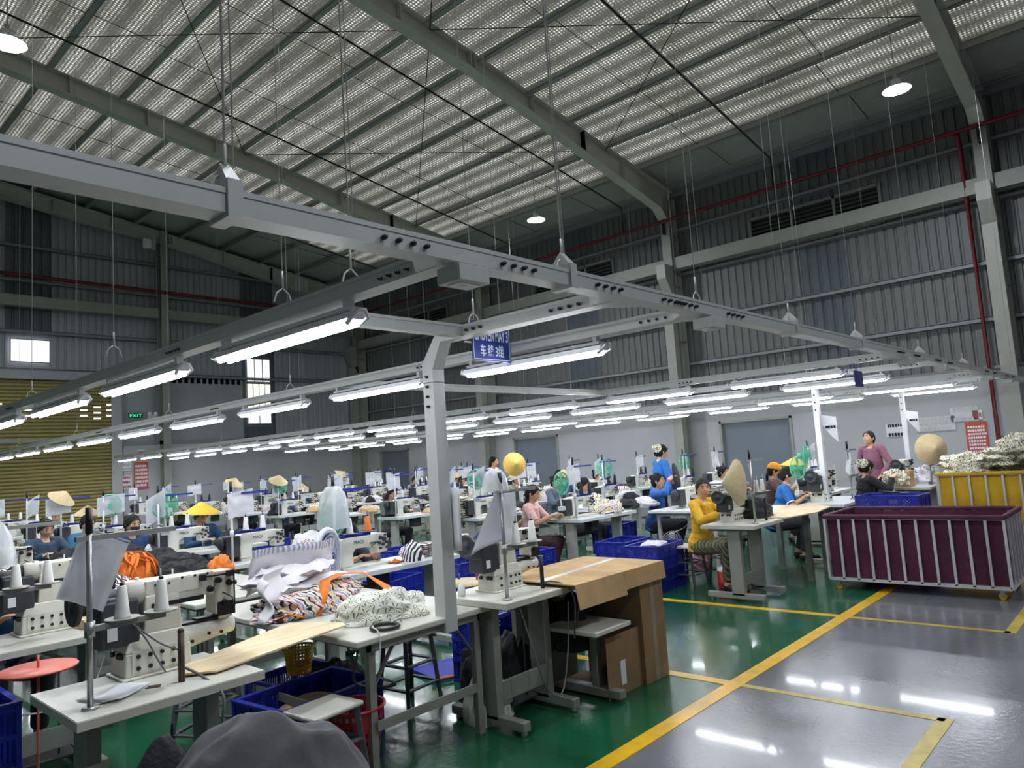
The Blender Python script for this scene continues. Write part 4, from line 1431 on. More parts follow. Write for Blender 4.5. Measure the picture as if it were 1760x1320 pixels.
def head_mb(mb, c, q, s=1.0):
    """head with brow, sockets, nose, cheeks and chin; face looks along +Y before q"""
    n, k = 28, 22
    vs = []
    for j in range(k + 1):
        ph = pi * j / k
        for i in range(n):
            t = 2 * pi * i / n
            d = Vector((sin(ph) * cos(t), sin(ph) * sin(t), cos(ph)))
            x, y, z = d.x * .074, d.y * .092, d.z * .112
            if z < 0:
                f = 1 - .42 * (z / -.112) ** 1.6
                x *= f
                y = y * (1 - .18 * (-z / .112)) + .012 * (-z / .112)
            if d.y > 0:
                # flatter face plane
                y *= .94
                g = lambda a, b, w, h: math.exp(-((x - a) / w) ** 2 - ((z - b) / h) ** 2)
                y += .020 * g(0, -.022, .011, .018) + .008 * g(0, .0, .008, .02)
                y -= .010 * (g(.028, .008, .014, .011) + g(-.028, .008, .014, .011))
                y += .004 * g(0, .03, .05, .012)
                y += .006 * (g(.036, -.03, .018, .02) + g(-.036, -.03, .018, .02))
                y += .006 * g(0, -.056, .02, .008) + .006 * g(0, -.09, .02, .014)
                y -= .004 * g(0, -.072, .02, .006)
            vs.append(Vector(c) + q @ (Vector((x, y, z)) * s))
    fs = []
    for j in range(k):
        for i in range(n):
            fs.append((j * n + i, (j + 1) * n + i, (j + 1) * n + (i + 1) % n, j * n + (i + 1) % n))
    mb.add(vs, fs, 0, True)
    for sx in (-1, 1):
        mb.ball(Vector(c) + q @ (Vector((sx * .076, -.005, -.005)) * s), (.010 * s, .018 * s, .03 * s), 8, 6, q=q)
def hand_mb(mb, wrist, dirv, palmn, side, curl=.5, s=1.0):
    """palm, four separate bent fingers and a thumb that leaves the side of the palm"""
    d = Vector(dirv).normalized(); nrm = Vector(palmn); nrm = (nrm - d * nrm.dot(d)).normalized()
    lat = d.cross(nrm) * side
    w = Vector(wrist)
    R = Matrix((lat, d, nrm)).transposed()
    mb.box(w + d * .05 * s, (.074 * s, .085 * s, .026 * s), R)
    mb.ball(w + d * .05 * s, (.04 * s, .046 * s, .016 * s), 10, 6, q=R.to_quaternion())
    for i, (off, L) in enumerate(((-.030, .068), (-.010, .078), (.010, .072), (.030, .056))):
        b = w + d * .088 * s + lat * off * s
        a1 = curl * .7; a2 = curl * 1.5
        p1 = b + (d * cos(a1) - nrm * sin(a1)) * L * .5 * s
        p2 = p1 + (d * cos(a2) - nrm * sin(a2)) * L * .5 * s
        limb(mb, [b, p1, p2], [.0092 * s, .0086 * s, .0072 * s], 8)
    b = w + d * .025 * s - lat * .034 * s
    p1 = b + (-lat * .7 + d * .7 - nrm * .2).normalized() * .036 * s
    p2 = p1 + (-lat * .25 + d * .95 - nrm * .35).normalized() * .03 * s
    limb(mb, [b, p1, p2], [.012 * s, .0105 * s, .008 * s], 8)
PEOPLE = []
def person(loc, rz, label, pose='sit', shirt=('e0b01c', .5), pants='2a2a30', sleeve=.9, hands=None, lean=.06, turn=0.0, tilt=0.0, skin='skin', hair='bun', mask=None, cap=None, conical=None, near=True, scale=1.0,
           female=True, bend=0.0, wear='shirt', scarf=None, hand_curl=.6, group=None, headdrop=0.0, cuff=None, haircol='hair'):
    """a continuous body with shirt, trousers, hair and face parts; faces local +Y, origin on the floor"""
    S = scale
    sit = pose == 'sit'
    pz = .50 if sit else .93
    pel = Vector((0, 0, pz))
    def sp(h, fwd):
        return Vector((0, fwd, pz + h))
    b = bend
    waist = sp(.13, lean * .4 + b * .10)
    chest = sp(.33 - b * .12, lean * 1.0 + b * .28)
    shc = sp(.46 - b * .22, lean * 1.15 + b * .42)
    neck = sp(.52 - b * .25, lean * 1.3 + b * .50)
    hq = Matrix.Rotation(turn, 3, 'Z') @ Matrix.Rotation(-tilt, 3, 'X')
    hq = hq.to_quaternion()
    hc = neck + Vector((0, .03 + b * .06, .118 - b * .03 - headdrop))
    shw = .172 if female else .2
    v = .0085 if near else .015
    body = MB()
    tq = Vector((0, chest.y - waist.y, chest.z - waist.z)).to_track_quat('Z', 'Y')
    rings = [(pel + Vector((0, -.02, -.06)), .155, .10), (pel + Vector((0, -.01, .03)), .160, .115), (waist, .125, .092), (chest + Vector((0, 0, -.06)), .14, .10), (chest, .15, .105), (shc, .135, .085), (neck + Vector((0, -.005, -.03)), .06, .055)]
    def rot_rings(rs, e=0.0):
        out = []
        for i, (c, a, d_) in enumerate(rs):
            p = rs[max(0, i - 1)][0]; nx = rs[min(len(rs) - 1, i + 1)][0]
            dd = Vector((0, nx.y - p.y, nx.z - p.z))
            ang = math.atan2(-dd.y, dd.z)
            out.append((c, a + e, d_ + e, Matrix.Rotation(ang, 3, 'X').to_quaternion()))
        return out
    body.loft(rot_rings(rings, -.004), 18)
    limb(body, [neck + Vector((0, -.01, -.05)), hc + Vector((0, -.02, -.04))], [.048, .046], 12)
    head_mb(body, hc, hq, 1.06)
    if hands is None:
        hands = [(-.16, .42, .84), (.14, .44, .84)] if sit else [(-.24, .05, .82), (.24, .08, .82)]
    arms = []
    for sx, hd in zip((-1, 1), hands):
        sh = shc + Vector((sx * shw, 0, -.0))
        el, wr = ik(sh, hd, .27, .25, (sx * .75, -.35, -.9))
        arms.append((sh, el, wr))
        limb(body, [shc + Vector((sx * .1, 0, 0)), sh, el, wr], [.055, .046, .037, .025], 12)
        fd = (wr - el).normalized()
        hand_mb(body, wr - fd * .01, (fd + Vector((0, .25, -.1))), Vector((0, .1, 1)), sx, hand_curl)
    legs = []
    for sx in (-1, 1):
        hip = pel + Vector((sx * .088, 0, -.03))
        if sit:
            kn = Vector((sx * .13, .40, .50)); an = Vector((sx * .13, .36 if sx > 0 else .28, .085)); toe = an + Vector((sx * .01, .15, -.045))
        else:
            kn = Vector((sx * .095, .03, .50)); an = Vector((sx * .1, -.01, .085)); toe = an + Vector((sx * .02, .15, -.045))
        legs.append((hip, kn, an, toe))
        limb(body, [hip, kn, an], [.08, .052, .034], 12)
        limb(body, [an + Vector((0, -.03, -.04)), toe], [.036, .028], 10)
    root = link('person', None, None, loc, rz)
    tag(root, label, 'person', group)
    root.scale = (S, S, S)
    bm = remeshed('body', body, M[skin], v, 2)
    link('body', bm, root)
    # shirt
    sh_m = cloth(shirt[0], shirt[0])
    sm = MB()
    rr = [r for r in rot_rings(rings, .014)]
    rr[0] = (rr[0][0] + Vector((0, 0, -.02)), rr[0][1] + .012, rr[0][2] + .012, rr[0][3])
    rr[-1] = (rr[-1][0] + Vector((0, 0, -.015)), rr[-1][1] + .002, rr[-1][2] + .006, rr[-1][3])
    sm.loft(rr, 18)
    for (sh, el, wr) in arms:
        sx = 1 if sh.x > 0 else -1
        if sleeve > .55:
            k = (sleeve - .5) / .5
            end = el + (wr - el) * min(.95, k)
            limb(sm, [shc + Vector((sx * .09, 0, .0)), sh, el], [.068, .062, .052], 12)
            sm.cyl(el, end, .052, .040, 12)
        else:
            end = sh + (el - sh) * (sleeve * 2)
            limb(sm, [shc + Vector((sx * .09, 0, 0)), sh], [.068, .064], 12)
            sm.cyl(sh, end, .064, .058, 12)
    so = link(wear, remeshed('shirt', sm, sh_m, v, 2, .004 if near else .003, random.random() * 9), root)
    # trousers
    pm = MB()
    for (hip, kn, an, toe) in legs:
        limb(pm, [hip, kn], [.098, .07], 12)
        pm.cyl(kn, an + (kn - an) * .08, .07, .052, 12)
    pm.ball(pel + Vector((0, -.02, -.01)), (.165, .125, .1), 16, 10)
    link('trousers', remeshed('trousers', pm, cloth(pants, pants) if isinstance(pants, str) else pants, v * 1.2, 2, .004, random.random() * 9), root)
    shm = MB()
    for (hip, kn, an, toe) in legs:
        limb(shm, [an + Vector((0, -.035, -.045)), toe + Vector((0, .01, -.005))], [.042, .034], 10)
        shm.v = [(p[0], p[1], max(.0, p[2])) for p in shm.v]
    obj('shoe', shm, M['black'], root)
    # hair
    hm = MB()
    n, k = 24, 16
    vs = []
    for j in range(k + 1):
        ph = pi * .72 * j / k
        for i in range(n):
            t = 2 * pi * i / n
            d = Vector((sin(ph) * cos(t), sin(ph) * sin(t), cos(ph)))
            x, y, z = d.x * .088, d.y * .106, d.z * .128
            if d.y > -.1: z = max(z, .060 - .10 * abs(d.x) ** 3 + .012 * d.y)
            vs.append(hc + hq @ Vector((x * (1 + .03 * noise.noise(d * 9)), y - .008, z)))
    fs = []
    for j in range(k):
        for i in range(n):
            fs.append((j * n + i, (j + 1) * n + i, (j + 1) * n + (i + 1) % n, j * n + (i + 1) % n))
    hm.add(vs, fs, 0, True)
    if hair == 'bun':
        hm.ball(hc + hq @ Vector((0, -.095, .075)), (.04, .035, .038), 12, 8)
    elif hair == 'low':
        hm.ball(hc + hq @ Vector((0, -.1, -.03)), (.035, .035, .04), 12, 8)
    elif hair == 'long':
        hm.loft([(hc + hq @ Vector((0, -.05, .02)), .07, .05), (hc + Vector((0, -.08, -.10)), .065, .04), (hc + Vector((0, -.11, -.25)), .06, .035), (hc + Vector((0, -.10, -.42)), .035, .02)], 14)
    elif hair == 'tail':
        hm.loft([(hc + hq @ Vector((0, -.08, .02)), .03, .03), (hc + Vector((0, -.12, -.08)), .028, .024), (hc + Vector((0, -.12, -.2)), .015, .014)], 10)
    elif hair == 'scarf':
        pass
    obj('hair', hm, M[haircol], root)
    # face parts
    ey = MB(); 
    for sx in (-1, 1):
        ey.ball(hc + hq @ Vector((sx * .029, .0835, .006)), (.012, .005, .0055), 10, 6, q=hq)
    obj('eye', ey, M['ink'], root)
    eb = MB()
    for sx in (-1, 1):
        eb.bar(hc + hq @ Vector((sx * .015, .093, .030)), hc + hq @ Vector((sx * .045, .083, .031)), .004, .006)
    obj('eyebrow', eb, M['hair'], root)
    if mask:
        mm = MB()
        vs = []
        def mf(u, w_):
            x = (u - .5) * .13
            z = -.012 - w_ * .085
            y = .101 - (x / .07) ** 2 * .05 + .012 * math.exp(-(x / .02) ** 2) * (1 - w_)
            return hc + hq @ Vector((x * (1 - .2 * w_), y, z))
        mm.grid(mf, 12, 8)
        obj('face_mask', mm, cloth(mask, mask), root)
    else:
        lp = MB().ball(hc + hq @ Vector((0, .0945, -.062)), (.022, .006, .0055), 12, 6, q=hq)
        obj('mouth', lp, M['lips'], root)
    if cap:
        cm = MB()
        cm.v = []
        vs = []
        for j in range(9):
            ph = pi * .5 * j / 8
            for i in range(20):
                t = 2 * pi * i / 20
                vs.append(hc + hq @ Vector((.096 * sin(ph) * cos(t), .114 * sin(ph) * sin(t) - .004, .038 + .108 * cos(ph))))
        cm.add(vs, [(j * 20 + i, (j + 1) * 20 + i, (j + 1) * 20 + (i + 1) % 20, j * 20 + (i + 1) % 20) for j in range(8) for i in range(20)], 0, True)
        cm.grid(lambda u, w_: hc + hq @ Vector(((u - .5) * .15 * (1 - .2 * w_), .085 + w_ * .085 - abs(u - .5) * .07, .04 - w_ * .012 - abs(u - .5) * .03)), 10, 4)
        obj('cap', cm, cloth(cap, cap), root, solid=.004)
    if scarf:
        sc = MB()
        sc.ball(hc + hq @ Vector((0, -.06, .04)), (.085, .075, .085), 14, 10, q=hq)
        sc.ball(hc + hq @ Vector((0, -.13, .06)), (.045, .04, .05), 12, 8)
        obj('hair_wrap', sc, M[scarf], root)
    if conical:
        o = link('conical_hat', conical, root, hc + hq @ Vector((0, -.01, .04)))
        o.rotation_euler = (-tilt * .6 + .08, 0, turn)
    if cuff:
        cf = MB()
        for (sh, el, wr) in arms:
            e = sh + (el - sh) * (sleeve * 2) if sleeve <= .55 else el + (wr - el) * .85
            dd = ((el - sh) if sleeve <= .55 else (wr - el)).normalized()
            cf.cyl(e - dd * .012, e + dd * .006, .062 if sleeve <= .55 else .045, None, 14, cap=False)
        cl = MB().lathe([(.058, 0), (.066, .012), (.062, .03)], 16, neck + Vector((0, .0, -.03)))
        cf.merge(cl)
        obj('trim_band', cf, cloth(cuff, cuff), root, solid=.004)
    PEOPLE.append(root)
    return root
# ================================================================== STATIONS
H = .79
def cones_on(x, y, z, arm, kinds, where, near):
    for t, kd in zip((.42, .95), kinds):
        if kd:
            side = 'inner' if t < .5 else 'outer'
            CONES[kd].put((x + arm * t, y, z), random.random() * 6, '%s %s thread cone on the tray, %s' % (side, kd, where), near)
def hang(kind, x, y, z, rz, where, near=True):
    SH[kind].put((x, y, z), rz, 'sleeved work sheet on the stand, ' + where, near)

GHAT = hat_mb().mesh('conical_hat', [mat('golden_straw', 'dcb85e', .7, 0, .08, 30)])
# ---- first row: the machine nearest to the camera
T_SHORT.put((.9, 3.07, 0), 0, 'pale sewing table at the lower left, nearest to the camera')
MC.put((1.35, 3.56, H), 0, 'cream cylinder bed sewing machine on the nearest table, arm over the plywood board')
S_GREY.put((.985, 3.2, H), .06, 'steel thread stand with two cones at the front of the nearest table')
cones_on(.985, 3.21, H + .32, .29, ('white', 'white'), 'nearest table at the lower left', True)
t = thing('work_sheet', 'large clear sleeve with a printed sheet hung on the nearest thread stand', 'sheet', (1.02, 3.22, 1.47), -.35)
t.scale = (.72, .72, .78)
def big(u, v):
    return ((u - .30) * .22 - v * .13, .04 * sin(u * 2.6) + .02 * noise.noise(Vector((u * 4, v * 4, 1))), -v * .33 - u * .10 + .01)
obj('sleeve', MB().grid(big, 16, 18), M['sheet'], t)
obj('page', MB().grid(lambda u, v: tuple(Vector(big(.05 + u * .85, .12 + v * .84)) + Vector((0, .004, 0))), 12, 12), M['thin_paper'], t)
obj('clip', MB().bar((-.07, 0, .02), (.16, .03, -.08), .03, .008), M['lampwhite'], t)
tag(obj('brown_stick', MB().cyl((0, 0, 0), (0, 0, .21), .014, .013, 12).ball((0, 0, .21), .014), M['wood'], None, (1.35, 3.24, H)), 'dark brown upright stick on the front edge of the nearest table', 'stick')
for k in range(4):
    tag(obj('paper_sheet', MB().grid(lambda u, v: ((u - .5) * .2, (v - .5) * .15, .003 * sin(u * 5 + k) + .003 * k + .002), 6, 4), M['paper'], None, (1.1 + .008 * k, 3.32 - .006 * k, H + .002), .25 + .12 * k, solid=.0015), 'loose white paper on the nearest table, %s in the small pile' % ORD[k], 'paper', 'papers on the nearest table')
tag(obj('belt_slot', MB().bx(-.05, .05, -.022, .022, 0, .0015), M['wood'], None, (1.23, 3.29, H), -.5), 'dark oblong cut-out in the nearest table top', 'slot')
pw_ = MB().prism([(-.46, -.12), (-.36, -.22), (.47, -.05), (.5, .02), (.36, .32), (-.4, .02)], 0, .008)
tag(obj('plywood_board', pw_, M['ply'], None, (1.83, 3.44, .80), .06), 'bare plywood board bridging the nearest table and the worktable', 'board')
cable('power_cable', [(1.36, 3.3, H + .06), (1.42, 3.2, H + .01), (1.44, 3.05, .74), (1.43, 3.04, .6), (1.5, 3.06, .4), (1.45, 3.1, .2)], .006, M['cable'], 'grey cable falling over the front edge of the nearest table')
cable('machine_cable', [(1.25, 3.48, 1.02), (1.29, 3.45, .95), (1.33, 3.44, .86), (1.36, 3.43, .80)], .004, M['cable'], 'thin grey cable looping down the nearest machine')
cable('machine_cable', [(1.24, 3.48, 1.03), (1.34, 3.45, .93), (1.42, 3.43, .88), (1.44, 3.45, .86)], .004, M['cable'], 'second thin grey cable crossing the nearest machine base')
# cloth draped over the chair in front
heap('draped_jacket', (1.44, 2.72, .0), (1.0, .46, .70), M['greycloth'], 'dark grey jacket draped over a chair at the bottom edge', 'jacket', 4, -.12, ridg=.5, freq=1.3, n=60, amp=.13)
heap('black_cloth', (1.13, 2.93, .0), (.3, .26, .66), M['blackcloth'], 'black cloth hanging left of the draped grey jacket', 'cloth', 14, .3, ridg=.3, freq=1.0, amp=.12)
STOOL.put((2.12, 3.38, -.02), .1, 'pale topped stool beside the draped jacket, in front of the blue crate')
# second machine of the first row
for k, (x0, y0) in enumerate(((.92, 4.72), (.9, 6.45), (.9, 8.2))):
    lb = '%s station of the left machine row' % ORD[k + 1]
    T_SHORT.put((x0, y0, 0), 0, 'pale sewing table, ' + lb)
    MC.put((x0 + .43, y0 + .45, H), 0, 'cream cylinder bed sewing machine, ' + lb)
    S_GREY.put((x0 + .08, y0 + .12, H), 0, 'steel thread stand, ' + lb)
    cones_on(x0 + .08, y0 + .12, H + .32, .29, ('white', 'white'), lb, True)
    if k: hang(k % 3, x0 + .2, y0 + .12, 1.46, .2, lb)
tag(obj('brown_stick', MB().cyl((0, 0, 0), (0, 0, .21), .014, .013, 12), M['wood'], None, (1.52, 4.86, H)), 'dark brown upright stick on the second table of the left row', 'stick')
for k in range(3):
    tag(obj('plywood_offcut', MB().bx(-.1, .1, -.075, .075, 0, .018), M['ply'], None, (1.58, 5.0, H + .019 * k), .2 - .08 * k), 'small plywood offcut, %s from the bottom of the pile' % ORD[k], 'board', 'plywood offcuts piled on the second table')
# clear hood at the left edge
def hood(loc, R, h, label, m='hood', name='lamp_hood'):
    mb = MB()
    prof = [(R * .2, h), (R * .45, h * .97), (R * .72, h * .8), (R * .88, h * .55), (R * .96, h * .25), (R, 0)]
    mb.lathe(prof, 26)
    for i in range(len(mb.v)):
        x, y, z = mb.v[i]
        k = 1 + .06 * noise.noise(Vector((x * 9, y * 9, z * 5)))
        mb.v[i] = (x * k, y * k, z)
    o = obj(name, mb, M[m], None, loc)
    return tag(o, label, 'plastic hood')
hood((.77, 4.15, 1.30), .20, .24, 'clear plastic hood cut by the left edge of the picture')
tag(obj('round_tray', MB().lathe([(0, 0), (.17, 0), (.175, .006), (.17, .012), (0, .012)], 32).cyl((0, 0, .012), (0, 0, .07), .006).cyl((0, 0, -.74), (0, 0, 0), .006).cyl((0, 0, -.76), (0, 0, -.74), .1), M['coral'], None, (1.08, 4.26, .76)), 'round coral red tray on a thin rod below the left tables', 'tray')
for i, (z, lb) in enumerate(((0, 'bottom one'), (.30, 'top one'))):
    crate((.80, 4.62, z), 1.57, 'blue crate at the lower left corner, %s of two' % lb, scale=(1, 1, .95))
cable('white_cable', [(.95, 5.0, .5), (1.1, 4.9, .42), (1.3, 4.85, .40), (1.5, 4.9, .43), (1.62, 5.0, .6)], .005, M['cable_w'], 'white cable sagging below the second table of the left row')

# ---- worktables between the first and second rows
def worktable(name, x0, x1, y0, y1, h, label, legs=None, board='board', legm='leg', brace=True):
    t = thing(name, label, 'table', (x0, y0, 0), 0, None)
    L, D = x1 - x0, y1 - y0
    obj('tabletop', MB().bx(0, L, 0, D, h - .035, h), M[board], t, bevel=.008)
    for i, (x, y) in enumerate(legs or ((.15, .1), (L - .12, .07), (.15, D - .08), (L - .12, D - .08))):
        mb = MB().bx(x - .035, x - .029, y - .03, y + .03, .0, h - .035).bx(x - .035, x + .035, y - .03, y - .024, 0, h - .035)
        mb = MB().bx(x - .022, x + .022, y - .022, y + .022, 0, h - .035)
        obj('leg', mb, M[legm], t, bevel=.003)
    st = MB().bx(.15, L - .12, .05, .062, .25, .30).bx(.12, .132, .1, D - .08, .25, .30)
    if brace:
        st.bar((.15, .09, .46), (.33, .09, h - .05), .03, .005).bar((L - .12, .09, .46), (L - .3, .09, h - .05), .03, .005)
    st.bx(.1, L - .1, .04, .06, h - .08, h - .035).bx(.1, L - .1, D - .06, D - .04, h - .08, h - .035).bx(.1, .12, .04, D - .04, h - .08, h - .035).bx(L - .12, L - .1, .04, D - .04, h - .08, h - .035)
    obj('frame', st, M[legm], t)
    return t
worktable('worktable', 2.24, 3.27, 3.24, 5.0, .75, 'grey edged worktable holding the striped bundle and the leaf print bag')
worktable('worktable', 2.24, 3.15, 5.15, 6.85, .77, 'worktable holding the black cloth behind the striped bundle')
worktable('worktable', 2.24, 3.2, 6.9, 8.9, .77, 'worktable holding the orange webbing heap')
TZ = .752
# striped bundle, white veil bags, leaf print bag
heap('striped_bundle', (2.62, 4.28, TZ), (.78, .5, .17), M['multi'], 'multicoloured striped bag bundle on the worktable', 'bag', 3, .18, ridg=.9, n=30, amp=.2)
for k, (dx, dy, dz, w) in enumerate(((.0, .02, .15, .6), (-.05, .07, .19, .5), (.06, .1, .23, .56))):
    slab('white_bag', (2.6 + dx, 4.38 + dy, TZ + dz - .02), (w, .42, .07), M['whitecloth'], 'thin white bag heaped on the striped bundle, %s layer up' % ORD[k], 'bag', 3 + k, .2 + .3 * k, 'thin white bags on the striped bundle', wob=.45)
def veil(u, v):
    x = (u - .5) * .62
    z = v * .30 - .02 + .03 * sin(u * 6) * (1 - v)
    y = .05 * sin(u * 5 + 1) + .10 * (1 - v) + .03 * noise.noise(Vector((u * 5, v * 5, 2)))
    return (x, y, z)
vb = tag(obj('white_bag', MB().grid(veil, 22, 14), M['whitecloth'], None, (2.62, 4.42, TZ + .13), .12, solid=.006), 'white bag with a grey striped hem standing up from the bundle', 'bag', 'thin white bags on the striped bundle')
obj('hem', MB().grid(lambda u, v: tuple(Vector(veil(u, .84 + v * .16)) + Vector((0, -.006, .002))), 22, 3), M['grey_stripe'], vb, label='grey striped hem')
tag(obj('white_bag', MB().grid(lambda u, v: ((u - .5) * .3 - .1 * v, .06 * sin(u * 4) + .03 * sin(v * 7), -v * .22 + .06 * u), 14, 12), M['whitecloth'], None, (2.3, 4.16, TZ + .25), .9, solid=.006), 'white bag corner hanging off the left end of the bundle', 'bag', 'thin white bags on the striped bundle')
def strap(name, pts, w, m, label, up=(0, 0, 1), cat='strap'):
    mb = MB()
    P = [Vector(p) for p in pts]
    vs = []
    for i, p in enumerate(P):
        d = (P[min(i + 1, len(P) - 1)] - P[max(0, i - 1)]).normalized()
        s = d.cross(Vector(up)).normalized() * w / 2
        vs += [p - s, p + s]
    mb.add(vs, [(2 * i, 2 * i + 1, 2 * i + 3, 2 * i + 2) for i in range(len(P) - 1)], 0, True)
    return tag(obj(name, mb, m, None, solid=.004), label, cat)
strap('orange_strap', [(2.50, 4.02, TZ + .01), (2.56, 4.04, TZ + .12), (2.62, 4.1, TZ + .19), (2.8, 4.2, TZ + .2), (2.98, 4.2, TZ + .18), (3.06, 4.05, TZ + .08), (3.03, 3.95, TZ + .01)], .07, M['orange'], 'orange strap folded across the striped bundle')
strap('orange_strap', [(2.27, 4.12, TZ + .012), (2.33, 4.05, TZ + .05), (2.4, 4.02, TZ + .02)], .07, M['orange'], 'short orange strap end under the left of the striped bundle')
heap('leaf_print_bag', (2.66, 3.60, TZ), (.56, .34, .15), M['leafstar'], 'white bag printed with small green leaf stars, at the front of the worktable', 'bag', 9, -.35, ridg=.5, freq=1.6, n=34, amp=.25)
tag(obj('black_ring', MB().ring((0, 0, .012), .075, .011, 32, m=8), M['black'], None, (2.5, 3.34, TZ)), 'black round bag handle at the worktable edge', 'handle')
cable('white_tie', [(2.45, 3.38, TZ + .02), (2.40, 3.31, TZ + .03), (2.38, 3.24, TZ + .02), (2.38, 3.228, .70), (2.37, 3.226, .64)], .004, M['cable_w'], 'white tie string hanging over the worktable edge', 'string')
cable('white_tie', [(2.56, 3.38, TZ + .01), (2.60, 3.33, TZ + .04), (2.63, 3.36, TZ + .012)], .007, M['cable_w'], 'short white loop on the black ring handle', 'string')

# black bags and orange webbing further back
for k, (x, y, sx, sy, h, rz) in enumerate(((2.82, 6.75, .5, .4, .13, .2), (2.98, 7.2, .5, .5, .16, .6), (2.62, 7.45, .6, .5, .18, -.2), (3.0, 7.75, .5, .45, .18, 1))):
    heap('black_bag', (x, y, .77), (sx, sy, h), M['blackcloth'], 'crumpled black bag on the second worktable, %s from the front' % ORD[k], 'bag', 20 + k, rz, ridg=.8, n=22, group='black bags heaped on the worktable', amp=.25)
for k, (x, y, rz) in enumerate(((2.5, 5.9, .3), (2.7, 6.2, 1.2), (2.85, 6.4, .8))):
    slab('striped_piece', (x, y, .78 + .012 * k), (.4, .22, .02), M['multi'], 'flat striped cloth piece on the second worktable, %s from the left' % ORD[k], 'cloth', 30 + k, rz, 'flat striped pieces on the second worktable', wob=1.0)
heap('orange_webbing', (2.42, 6.82, .75), (.34, .36, .25), M['orange'], 'heap of orange webbing straps in the left middle', 'webbing', 31, .3, ridg=.8, freq=2.6, n=34, amp=.22)
rr = random.Random(5)
for k in range(22):
    a = rr.uniform(0, 6.28); R0 = .17
    x0, y0 = 2.42 + R0 * .3 * cos(a), 6.82 + R0 * .3 * sin(a)
    pts = []; sw = rr.uniform(-1.2, 1.6)
    for i in range(7):
        t = i / 6
        pts.append((x0 + R0 * 1.15 * t * cos(a + t * sw), y0 + R0 * 1.25 * t * sin(a + t * sw), .775 + .26 * math.sqrt(max(0, 1 - (t * .97) ** 2)) + .012 * sin(t * 9 + k)))
    strap('orange_strap', pts, .035, M['orange'], 'orange strap loop on the webbing heap, %s counted around the heap' % (ORD + ['seventeenth', 'eighteenth', 'nineteenth', 'twentieth', 'twenty-first', 'twenty-second'])[k], (.3, .2, 1))
    bpy.context.scene.collection.objects[-1]['group'] = 'orange strap loops on the webbing heap'
heap('orange_webbing', (3.08, 6.5, .78), (.28, .2, .14), M['orange'], 'small orange strap heap on top of the black bags', 'webbing', 37, .9, ridg=.9, n=20, amp=.3)
for k, (x, y) in enumerate(((2.45, 8.0), (2.75, 8.3), (2.5, 8.6), (2.9, 8.6))):
    heap('black_bag', (x, y, .77), (.6, .5, .2), M['blackcloth'], 'crumpled black bag behind the orange webbing, %s back' % ORD[k], 'bag', 50 + k, k, ridg=1.2, n=20, group='black bags behind the orange webbing', amp=.25)
for k, (x, y, mt) in enumerate(((2.0, 6.3, 'bw'), (1.95, 7.0, 'bw'), (2.05, 7.7, 'pinkp'), (2.0, 8.3, 'bw'))):
    heap('striped_cloth', (x, y, .77), (.5, .55, .17), M[mt], 'crumpled striped cloth at the far left, %s back' % ORD[k], 'cloth', 60 + k, k, ridg=.7, n=20, group='striped cloth heaps at the left', amp=.22)
worktable('worktable', 1.75, 2.2, 6.0, 8.7, .77, 'narrow worktable at the left under striped cloth')
t = thing('red_bucket', 'red water cooler with a white band among striped cloth at the left', 'bucket', (1.68, 6.72, .79))
obj('body', MB().lathe([(0, 0), (.055, 0), (.062, .16), (.062, .17), (0, .17)], 24), M['redplastic'], t)
obj('band', MB().lathe([(.0625, .10), (.0635, .10), (.0655, .135), (.0625, .135)], 24), M['lampwhite'], t)
obj('lid', MB().lathe([(.064, .17), (.066, .185), (.05, .2), (0, .2)], 24), M['redplastic'], t)
obj('handle', MB().tube([(-.063, 0, .15), (-.075, 0, .1), (-.065, 0, .05)], .004), M['lampwhite'], t)
tag(obj('yellow_tin', MB().lathe([(0, 0), (.03, 0), (.03, .1), (.02, .12), (0, .12)], 16), M['yplastic'], None, (1.55, 6.9, .79)), 'small yellow container beside the red cooler', 'container')
tag(obj('black_flask', MB().lathe([(0, 0), (.035, 0), (.035, .2), (.025, .22), (.025, .25), (0, .25)], 16), M['black'], None, (1.72, 7.05, .79)), 'black flask standing behind the red cooler', 'flask')

# ---- second row
T_SHORT.put((3.14, 3.02, 0), 0, 'pale sewing table in the centre next to the cardboard covered table')
MC.put((3.5, 3.4, H), 0, 'cream cylinder bed sewing machine in the centre, its black handwheel facing the drop post', scale=(.92, .92, .9))
S_GREY.put((3.24, 3.1, H), .05, 'steel thread stand in front of the central machine')
cones_on(3.24, 3.11, H + .32, .29, ('white', 'white'), 'central machine', True)
t = thing('work_sheet', 'white folded sheet hung like a cone on the central thread stand', 'sheet', (3.26, 3.12, 1.45), 0)
obj('sheet', MB().grid(lambda u, v: ((u - .95) * .3 * (v * .85 + .15), .04 * sin(u * 3) * v, -v * .36 + .05 * u * v), 12, 12), M['thin_paper'], t, solid=.002)
obj('back_sheet', MB().grid(lambda u, v: (.01 + u * .13, .02 + .02 * sin(u * 4), -v * .33), 8, 8), M['sheet'], t)
hood((3.26, 3.16, 1.44), .085, .14, 'small clear hood on top of the central thread stand')
tag(obj('black_stick', MB().cyl((0, 0, 0), (0, 0, .21), .014, .013, 12), M['black'], None, (3.62, 3.14, H)), 'black upright stick on the right front corner of the central table', 'stick')
tag(obj('white_oiler', MB().lathe([(0, 0), (.022, 0), (.026, .03), (.018, .07), (.004, .085), (0, .085)], 14), M['white_plastic'], None, (3.2, 3.46, H)), 'small white plastic bottle left of the central machine', 'bottle')
cable('power_cable', [(3.62, 3.14, H + .03), (3.66, 3.1, H + .04), (3.7, 3.0, H + .01), (3.74, 2.98, .7), (3.75, 3.0, .55), (3.8, 3.05, .45), (3.9, 3.08, .6), (3.95, 3.1, .74)], .006, M['cable'], 'grey cables looping down beside the cardboard covered table')
